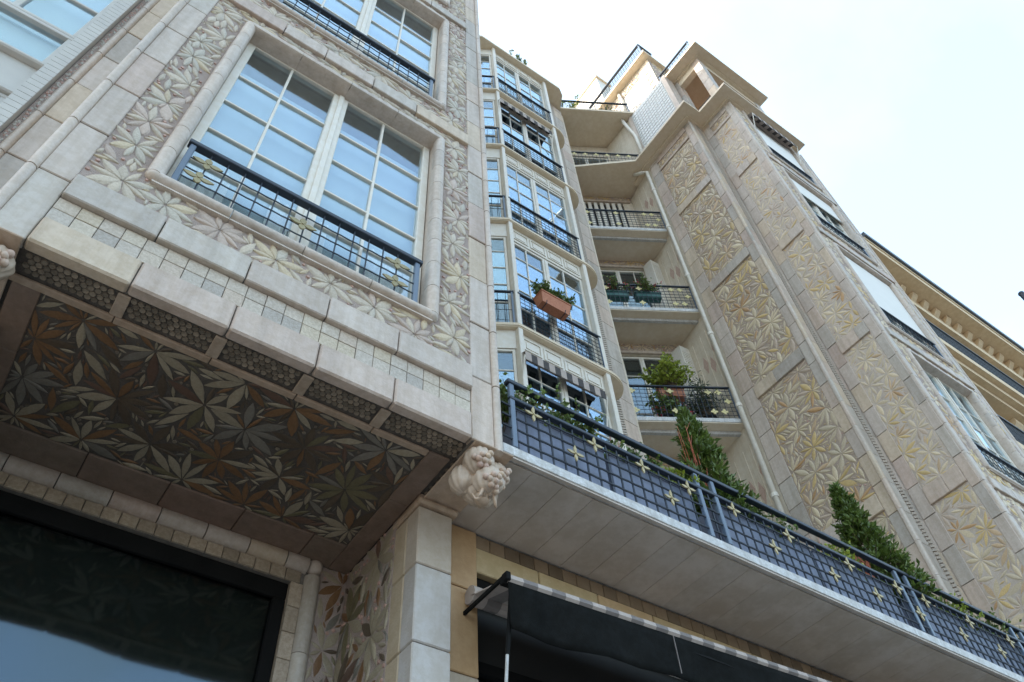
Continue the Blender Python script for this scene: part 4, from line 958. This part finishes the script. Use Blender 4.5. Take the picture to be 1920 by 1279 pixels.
def iron_balcony(z, y0):
    b = mk('balcony_slab', MB().box(X0, X1, y0, 3.3, z - .16, z).box(X0, X1, y0 + .10, 3.3, z - .30, z - .161).box(X0, X1, y0 + .22, 3.3, z - .42, z - .301), ochre, OC)
    r = mk('iron_railing', MB().box(X0, X1, y0 + .04, y0 + .09, z + .70, z + .74).box(X0, X1, y0 + .05, y0 + .08, z + .08, z + .11), ironm, OC)
    g = MB(); x = X0 + .05
    while x < 30:
        g.tube([(x, y0 + .065, z), (x, y0 + .065, z + .7)], .009, 4)
        pts = [(x + .055 + .05 * math.cos(t), y0 + .065, z + .4 + .26 * math.sin(t) * (1 - .2 * math.cos(2 * t))) for t in np.linspace(0, 2 * PI, 9)]
        g.tube(pts, .010, 4, cap=False)
        pts = [(x + .055 + .035 * math.cos(t), y0 + .065, z + .4 + .10 * math.sin(t)) for t in np.linspace(0, 2 * PI, 7)]; g.tube(pts, .012, 4, cap=False); x += .11
    mk('scroll_grille', g, ironm, r, kind='stuff'); return b
for z, y0 in ((12.42, 2.62), (9.86, 2.62)):
    b = iron_balcony(z, y0); x = X0 + .5
    while x < 28:
        mk('bracket', MB().prism([(0, 0), (-.34, 0), (-.34, -.10), (-.12, -.34), (-.08, -.7), (0, -.8)], (x, 3.3, z - .425), (0, 1, 0), (0, 0, 1), (1, 0, 0), .26), ochre, b); x += 1.9
for z0, z1 in ((12.5, 14.7), (9.95, 11.7), (6.6, 9.2)):
    x = X0 + .9
    while x < 27:
        fb = MB(); fb.box(x - .12, x + 1.22, 3.20, 3.32, z1, z1 + .14); fb.box(x - .12, x, 3.22, 3.32, z0, z1 - .002); fb.box(x + 1.1, x + 1.22, 3.22, 3.32, z0, z1 - .002)
        wn = mk('window', fb, ochre, OC); bx('pane', darkglass, wn, x + .05, x + .54, 3.286, 3.29, z0, z1 - .05); bx('pane', darkglass, wn, x + .58, x + 1.05, 3.286, 3.29, z0, z1 - .05); bx('frame', white, wn, x + .542, x + .578, 3.27, 3.295, z0, z1 - .05); bx('backing', dark, wn, x, x + 1.1, 3.292, 3.299, z0, z1)
        x += 1.9
x = X0 + .25
while x < 28:
    pl = bx('pilaster_strip', ochre, OC, x, x + .36, 3.10, 3.3, 12.5, 14.94); bx('pilaster_cap', ochre, pl, x - .05, x + .41, 3.04, 3.3, 14.55, 14.80); x += 1.9

# ------------------------------------------------------------------ awnings
SA = thing('shop_awning', (3.2, 2.8, 3.6), 'half rolled shop awning with black canvas valance under the long balcony', 'awning')
xa, xb = 1.93, 8.5
def va(x): return 3.905 + (x - xa) * .042
vm = MB(); n = 60; rows_ = 6; vs = []; fs = []
for i in range(n + 1):
    x = xa + (xb - xa) * i / n
    for j in range(rows_ + 1):
        t = j / rows_; vs.append((x + .03 * t, 2.62 - .02 * math.sin(x * 5.3) * t - .014 * math.sin(x * 13 + 1) * t * t + .03 * t, va(x) - .022 - t * (.225 + .012 * math.sin(x * 3.1))))
for i in range(n):
    for j in range(rows_): fs.append((i * (rows_ + 1) + j, i * (rows_ + 1) + j + 1, (i + 1) * (rows_ + 1) + j + 1, (i + 1) * (rows_ + 1) + j))
vm.add(vs, fs); va_o = mk('valance', vm, blackcloth, SA, smooth=True)
sm = va_o.modifiers.new('thick', 'SOLIDIFY'); sm.thickness = .003
hm = MB()
for dx in (1.05, 3.2, 5.3): hm.box(xa + dx, xa + dx + .004, 2.612, 2.616, va(xa + dx) - .24, va(xa + dx) - .03)
mk('seam', hm, stripg, va_o)
x = xa; k = 0
while x < xb:
    b = min(x + .085, xb)
    mk('canvas_stripe', MB().prism([(0, -.024), (-.012, -.012), (-.008, .012), (.02, .02), (.03, -.02)], (x, 2.62, va(x)), (0, 1, 0), (0, 0, 1), (1, 0, .042), b - x - .0005), stripw if k % 2 == 0 else stripg, SA)
    mk('canvas_stripe', MB().prism([(0, 0), (.30, .085), (.30, .092), (0, .007)], (x, 2.64, va(x) - .002), (0, 1, 0), (0, 0, 1), (1, 0, .042), b - x - .0005), stripw if k % 2 == 0 else stripg, SA)
    mk('roller_stripe', MB().tube([(x, 2.955, 4.005), (b - .0005, 2.955, 4.005)], .05, 12), stripw if k % 2 == 0 else stripg, SA); x += .085; k += 1
mk('front_bar', MB().box(xa - .02, xb, 2.632, 2.66, va(xa) - .03, va(xa) - .005), black, SA)
for x in (xa - .012, 4.6, xb - .1):
    mk('arm', MB().box(x, x + .016, 2.62, 3.0, va(x) + .004, va(x) + .026, bev=.003), black, SA); mk('end_cap', MB().box(x - .006, x + .022, 2.605, 2.65, va(x) - .022, va(x) + .026, bev=.005), black, SA)
CR = thing('crank_pole', (1.985, 2.68, 3.0), 'thin steel crank pole hanging from the shop awning beside the stone pier', 'pole')
mk('upper_rod', MB().tube([(1.985, 2.68, 3.86), (1.955, 2.69, 3.55)], .011, 8), black, CR); mk('lower_rod', MB().tube([(1.9545, 2.69, 3.5485), (1.86, 2.72, 2.4)], .0075, 8), slabedge, CR)
def window_awning(F, u0, u1, z, label, stripes, d0=.02, d1=-.10):
    A = thing('window_awning', tuple(F.p(u0, 0, z)), label, 'awning')
    mk('head_bar', MB().tube([F.p(u0, d0 + .02, z + .06), F.p(u1, d0 + .02, z + .06)], .035, 8), stripw, A)
    n = stripes; L = (u1 - u0) / n
    for k in range(n):
        mk('canvas_stripe', MB().prism([(d0, .07), (d1, 0), (d1, -.17), (d1 + .006, -.17), (d1 + .008, -.004), (d0, .062)], F.p(u0 + k * L, 0, z), F.d, (0, 0, 1), F.u, L * .999), stripd if k % 2 else stripw, A)
    for u in (u0 - .015, u1 + .015): mk('arm', MB().tube([F.p(u, d1, z - .1), F.p(u, d0 + .02, z - .75)], .012, 6), white, A)
    return A
window_awning(FO, .02, 1.42, 10.12, 'grey and white striped awning on the lowest oriel window, above the long balcony', 14)
window_awning(FO, .02, 1.46, 19.08, 'small grey and white striped awning high on the oriel', 14)
window_awning(Frame(9.78, 2.62), -.2, 1.27, 19.35, 'striped awning under the cornice of the far pavilion, against the sky', 16, d0=-.02, d1=-.16)

# ------------------------------------------------------------------ planters and plants
def leafquad(mb, p, d, up, L, Wd):
    d = d / (np.linalg.norm(d) + 1e-9); s_ = np.cross(d, up); s_ /= np.linalg.norm(s_) + 1e-9; nrm = np.cross(s_, d)
    mb.add([p, p + d * L * .45 + s_ * Wd * .5 + nrm * L * .05, p + d * L, p + d * L * .45 - s_ * Wd * .5 + nrm * L * .05, p + d * L * .5 - nrm * L * .06], [(0, 4, 1), (1, 4, 2), (2, 4, 3), (3, 4, 0)])
def rv(R):
    while True:
        v = np.array((R.uniform(-1, 1), R.uniform(-1, 1), R.uniform(-1, 1)))
        if 0.05 < v @ v < 1: return v / np.linalg.norm(v)
def foliage(pts_dirs, L, Wd, R):
    mb = MB()
    for p, d in pts_dirs: leafquad(mb, np.array(p), np.array(d) + .5 * rv(R), rv(R), L * R.uniform(.7, 1.2), Wd * R.uniform(.8, 1.2))
    return mb
def cone_tree(x, y, z, h, r, label, seed, lean=0.0):
    T = thing('laurel_tree', (x, y, z), label, 'shrub', 'clipped laurels on the long balcony'); R = random.Random(seed)
    mk('trunk', MB().tube([(x, y, z - .05), (x + lean * .4, y, z + h * .5), (x + lean, y, z + h * .95)], .014, 6, r2=.004), barkm, T)
    br = MB(); pd = []
    for k in range(330):
        t = R.random() ** 1.35; zz = z + h * (.03 + .94 * t); a = R.uniform(0, 2 * PI); prof = r * (min(1, (1 - t) * 1.25) ** .85 + .03) * R.uniform(.55, 1.12)
        c = np.array((x + lean * t, y, zz)); tip = c + np.array((math.cos(a) * prof, math.sin(a) * prof * .9, R.uniform(.02, .10)))
        br.tube([c, tip], .003, 4)
        for q in range(20):
            f = R.uniform(.35, 1.05); pd.append((c + (tip - c) * f + rv(R) * .016, (tip - c) / (np.linalg.norm(tip - c) + .001) * .8 + np.array((0, 0, .3)) + rv(R) * .8))
    for q in range(40): pd.append((np.array((x + lean, y, z + h * R.uniform(.86, 1.0))), np.array((R.uniform(-.5, .5), R.uniform(-.5, .5), 1))))
    mk('branches', br, barkm, T); mk('crown', foliage(pd, .058, .026, R), folm, T)
    return T
def low_shrub(x0, x1, y, z, h, label, seed, m=midfol, n=500, L=.034, Wd=.02, name='low_shrub', group=None, wy=.09):
    T = thing(name, ((x0 + x1) / 2, y, z), label, 'plant', group); R = random.Random(seed); pd = []; st_ = MB()
    for k in range(max(6, n // 22)):
        x = R.uniform(x0, x1); a = np.array((x, y + R.uniform(-wy, wy) * .5, z)); tip = a + np.array((R.uniform(-.10, .10), R.uniform(-wy, wy) - .03, h * R.uniform(.45, 1.1)))
        st_.tube([a, (a + tip) / 2 + rv(R) * .012, tip], .0035, 4, r2=.0015)
        for q in range(22): f = R.uniform(.3, 1.05); pd.append((a + (tip - a) * f + rv(R) * .022, rv(R) + np.array((0, 0, .4))))
    mk('stems', st_, barkm, T); mk('foliage', foliage(pd, L, Wd, R), m, T); return T
def red_twigs(x, y, z, h, label, seed, n=14, spread=.10):
    T = thing('red_stemmed_shrub', (x, y, z), label, 'plant'); R = random.Random(seed); mb = MB()
    for k in range(n):
        a = np.array((x + R.uniform(-.04, .04), y + R.uniform(-.03, .03), z)); t = a + np.array((R.uniform(-spread, spread), R.uniform(-spread, spread) * .6, h * R.uniform(.6, 1.05)))
        mid = (a + t) / 2 + rv(R) * .015; mb.tube([a, mid, t], .0042, 5, r2=.0018)
        for q in range(2):
            s_ = mid + (t - mid) * R.random(); mb.tube([s_, s_ + np.array((R.uniform(-.05, .05), R.uniform(-.03, .03), R.uniform(.05, .14)))], .0022, 4, r2=.001)
    mk('stems', mb, twigm, T); return T
segs = [(1.93, 2.56, 'zinc trough planter behind the balcony rail, nearest the stone bay'), (2.60, 3.25, 'zinc trough planter behind the rail, just before the first pair of posts'), (3.46, 4.34, 'zinc trough planter just past the first pair of balcony posts'), (4.38, 5.22, 'zinc trough planter just before the second pair of balcony posts'), (5.43, 6.5, 'zinc trough planter just past the second pair of balcony posts'), (6.55, 8.6, 'zinc trough planter at the far right end of the long balcony')]
for a, b, lab in segs:
    T = thing('trough_planter', ((a + b) / 2, 2.62, 4.541), lab, 'planter', 'zinc troughs along the balcony rail')
    mb = MB(); mb.box(a, b, 2.455, 2.468, 4.545, 4.90, bev=.004); mb.box(a, b, 2.772, 2.785, 4.545, 4.90); mb.box(a, a + .012, 2.4685, 2.7715, 4.545, 4.90); mb.box(b - .012, b, 2.4685, 2.7715, 4.545, 4.90); mb.box(a + .013, b - .013, 2.469, 2.771, 4.55, 4.56)
    mk('trough', mb, zinc, T); bx('soil', soil, T, a + .013, b - .013, 2.469, 2.771, 4.60, 4.86); bx('rim', zinc, T, a - .004, b + .004, 2.448, 2.474, 4.897, 4.912, bev=.003)
ZS = 4.86
cone_tree(3.74, 2.63, ZS, 1.12, .25, 'clipped conical laurel behind the first pair of balcony posts, with red twigs beside it', 1, lean=-.06)
cone_tree(5.56, 2.63, ZS, 1.20, .28, 'larger conical laurel against the mosaic wall, by the second pair of balcony posts', 2, lean=-.10)
gs = 'low green plants in the troughs'
for a, b, h, lab, m, sd2 in ((1.93, 2.10, .24, 'leafy plant at the near corner of the long balcony rail', midfol, 3), (2.22, 2.52, .26, 'green trailing plant below the striped awning window', midfol, 4), (2.62, 2.95, .20, 'loose green plant in the trough before the first laurel', midfol, 5), (3.0, 3.30, .17, 'light green plant in the trough left of the first laurel', limem, 6), (4.62, 4.95, .22, 'pale lime plant in the trough left of the larger laurel', limem, 7), (3.9, 4.25, .13, 'small dark plant right of the first laurel', midfol, 8), (5.95, 6.25, .18, 'lime plant right of the second pair of balcony posts', limem, 9), (6.32, 6.8, .18, 'feathery green plant near the right edge of the balcony', midfol, 10), (6.9, 7.4, .2, 'green plant at the far end of the balcony troughs', midfol, 12)):
    low_shrub(a, b, 2.54, ZS - .02, h + .06, lab, sd2, m, 1000, .036, .024, group=gs)
red_twigs(3.60, 2.60, ZS, .85, 'red twig shrub growing in front of the first laurel', 1); red_twigs(5.22, 2.60, ZS, .42, 'red twig shrub growing left of the larger laurel', 2, 16)
red_twigs(2.95, 2.72, ZS, .50, 'thin red twigs in front of the lowest oriel window', 3, 7, .14); red_twigs(4.35, 2.66, ZS, .36, 'low red twigs by the rainwater pipe foot', 4, 14, .14); red_twigs(4.92, 2.66, ZS, .40, 'fine red twigs between pipe and larger laurel', 5, 14, .15); red_twigs(6.35, 2.66, ZS, .42, 'fine red twigs at the foot of the far pavilion', 6, 10, .16)
# terracotta box on the oriel rail
TB = thing('terracotta_flower_box', (5.05, 5.33, 11.4), 'terracotta flower box hooked on the oriel railing', 'planter')
mb = MB(); F = Frame(4.75, 5.405); L = .56
vs = []
for (z_, a, b, da, db) in ((11.42, .03, L - .03, -.17, -.02), (11.62, 0, L, -.21, 0.0)): vs += [F.p(a, da, z_), F.p(b, da, z_), F.p(b, db, z_), F.p(a, db, z_)]
mb.add(vs, [(3, 2, 1, 0), (4, 5, 6, 7), (0, 1, 5, 4), (1, 2, 6, 5), (2, 3, 7, 6), (3, 0, 4, 7)]); mk('box', mb, terra, TB); bx('rim', terra, TB, -.01, L + .01, -.222, .01, 11.621, 11.648, F, .004)
hk = MB()
for u in (.10, .45): hk.tube([F.p(u, .02, 11.62), F.p(u, -.05, 11.40), F.p(u, -.17, 11.41), F.p(u, -.19, 11.46)], .007, 5)
mk('bracket', hk, navy, TB)
low_shrub(4.72, 5.40, 5.30, 11.64, .26, 'bushy green plant spilling over the terracotta flower box', 21, midfol, 1800, .05, .035, name='box_plant')
# recess balcony level 1 and 2 plants
def onF(u, d, z): return FRF.p(u, d, z)
def pot_plant(u, d, z, w_, h, label, seed, m, n, L, Wd, name):
    c = onF(u, d, z); T = thing(name, tuple(c), label, 'plant'); R = random.Random(seed); pd = []; st_ = MB()
    for k in range(n // 16):
        a = c + np.array((R.uniform(-.06, .06), R.uniform(-.06, .06), 0)); t = c + np.array((R.uniform(-w_, w_) * .5, R.uniform(-w_, w_) * .4, h * R.uniform(.35, 1.0))); st_.tube([a, t], .005, 4, r2=.002)
        for q in range(16): f = R.uniform(.35, 1.05); pd.append((a + (t - a) * f + rv(R) * .04, rv(R) + np.array((0, 0, .3))))
    mk('stems', st_, barkm, T); mk('foliage', foliage(pd, L, Wd, R), m, T); return T
l1 = LV[1] + .085; l2 = LV[2] + .085
P = thing('terracotta_pot', tuple(onF(-1.02, -.06, l1 + .6)), 'terracotta pot hung on the lowest recess balcony rail', 'planter')
mb = MB(); mb.box(-1.25, -.82, .06, .21, l1 + .58, l1 + .78, FRF, .01); mk('pot', mb, terra, P); bx('rim', terra, P, -1.27, -.80, .05, .225, l1 + .782, l1 + .815, FRF, .005)
pot_plant(-1.02, .10, l1 + .80, .80, .52, 'bright lime shrub in the pot on the lowest recess balcony', 31, limem, 1700, .075, .05, 'lime_shrub')
gp = thing('black_pot', tuple(onF(-.45, .28, l1)), 'black pot on the lowest recess balcony floor, at its right end', 'planter'); mk('pot', MB().tube([onF(-.45, .28, l1), onF(-.45, .28, l1 + .24)], .11, 14, r2=.14), black, gp)
pot_plant(-.46, .28, l1 + .22, .75, .82, 'grey green oleander in the black pot behind the balcony grille', 32, greyfol, 900, .10, .02, 'oleander')
gp = thing('plastic_pot', tuple(onF(-1.2, .25, l1)), 'dark pot on the lowest recess balcony floor, left of the oleander', 'planter'); mk('pot', MB().tube([onF(-1.2, .25, l1), onF(-1.2, .25, l1 + .2)], .12, 14, r2=.15), black, gp)
T = pot_plant(-1.2, .2, l1 + .18, .55, .48, 'leafy geranium behind the grille, below the lime shrub', 33, midfol, 700, .07, .06, 'geranium'); fl = MB(); R = random.Random(8)
for k in range(26): c = onF(-1.2 + R.uniform(-.25, .45), .12, l1 + R.uniform(.15, .5)); [leafquad(fl, c + rv(R) * .02, rv(R), rv(R), .035, .03) for q in range(3)]
mk('flowers', fl, redfl, T)
for a, b, lab, lab2, s2 in ((-1.80, -1.28, 'green trough on the second recess balcony rail, the one nearer the oriel', 'red geraniums in the green trough nearer the oriel', 41), (-1.18, -.64, 'green trough on the second recess balcony rail, the one nearer the pipe', 'red geraniums in the green trough nearer the pipe', 42)):
    G = thing('green_trough', tuple(onF((a + b) / 2, -.08, l2 + .4)), lab, 'planter', 'green troughs on the second recess balcony')
    mb = MB(); mb.box(a + .02, b - .02, .06, .21, l2 + .42, l2 + .57, FRF, .012); mk('trough', mb, greenbox, G); bx('rim', greenbox, G, a, b, .05, .225, l2 + .571, l2 + .60, FRF, .004)
    T = pot_plant((a + b) / 2, .12, l2 + .58, .6, .32, lab2, s2, midfol, 500, .05, .035, 'geranium'); fl = MB(); R = random.Random(s2)
    for k in range(22): c = onF(R.uniform(a, b + .08), R.uniform(-.02, .2), l2 + R.uniform(.62, .98)); [leafquad(fl, c + rv(R) * .02, rv(R), rv(R), .032, .03) for q in range(3)]
    mk('flowers', fl, redfl, T)
# roof terrace plants
c0 = Frame(8.62, 4.78, math.radians(-30.2))
for u, m, lab, s2 in ((-1.85, midfol, 'dark green plant at the oriel end of the roof terrace', 51), (-1.45, limem, 'yellow green bush in the middle of the roof terrace', 52), (-.6, midfol, 'low green plant at the right end of the roof terrace', 53)):
    c = c0.p(u, .3, 22.71); low_shrub(c[0] - .25, c[0] + .25, c[1], 22.71, .75 if u < -1 else .4, lab, s2, m, 420, .08, .045, name='terrace_plant', wy=.25)
low_shrub(5.0, 5.5, 5.5, 22.71, .5, 'dark plant on the edge of the oriel roof', 54, folm, 300, .08, .04, name='terrace_plant', wy=.15)
# slim pole whose tip shows in the sky at the right edge
PO = thing('street_pole', (4.837, .497, 0), 'dark slim pole tip in the sky at the right edge', 'pole')
mk('shaft', MB().tube([(4.837, .497, 0), (4.837, .497, 5.93)], .026, 10, r2=.018), navy, PO); mk('cap', MB().ball((4.837, .497, 5.935), .021, 10, 6), navy, PO); mk('base', MB().tube([(4.837, .497, 0), (4.837, .497, .5)], .05, 12), navy, PO)

# ------------------------------------------------------------------ set the ceramic leaves: the largest in view one by one, the rest joined per panel
ALL_LEAVES.sort(key=lambda q: -q[0])
for s_, pan, M, c in ALL_LEAVES[:300]:
    o = bpy.data.objects.new('leaf', _lm); link(o, pan, c); o.matrix_basis = M
fields = {}
for s_, pan, M, c in ALL_LEAVES[300:]: fields.setdefault(pan.name, (pan, []))[1].append((s_, M, c))
for pan, L in fields.values():
    mb = MB()
    for s_, M, c in L:
        near = s_ > 2e-5; vs, fs = LEAF_F if near else LEAF_C; mb.cur = c
        A = np.array(M); V = np.array(vs) @ A[:3, :3].T + A[:3, 3]; mb.add(V, fs)
    mk('leaf_field', mb, leafa, pan, kind='stuff', colors=True, smooth=True)
# slabs past the largest 300 in view are joined per wall
cand = []
for o in list(scene.objects):
    if o.type == 'MESH' and o.name.split('.')[0] == 'slab' and o.data.materials[0] == slabm:
        c = np.mean([v.co[:] for v in o.data.vertices], axis=0); q = np.array(RC) @ (c - np.array(CAM)); dm = sorted(o.dimensions)
        me_ = np.array([v.co[:] for v in o.data.vertices]); ext = np.sort(me_.max(0) - me_.min(0)); sz = ext[2] * ext[1] / (q[2] ** 2 + .01)
        u_, v_ = q[0] / q[2] * 1512.8 + 960, q[1] / q[2] * 1512.8 + 639.5
        if not (q[2] > 0 and -60 < u_ < 1980 and -60 < v_ < 1340) or o.parent.name.startswith('side_clad') or (1.76 < c[0] < 1.79 and c[1] > 2.45): sz *= .001
        cand.append((sz, o))
cand.sort(key=lambda q: -q[0]); fl = {}
for sz, o in cand[300:]: fl.setdefault(o.parent.name, (o.parent, []))[1].append(o)
for par, L in fl.values():
    mb = MB()
    for o in L: mb.cur = tuple(o.color[:3]); mb.add([v.co[:] for v in o.data.vertices], [tuple(p.vertices) for p in o.data.polygons])
    mk('slab_field', mb, slaba, par, kind='stuff', colors=True)
    for o in L: bpy.data.objects.remove(o)
print('leaves', len(ALL_LEAVES), 'objects', len(scene.objects))
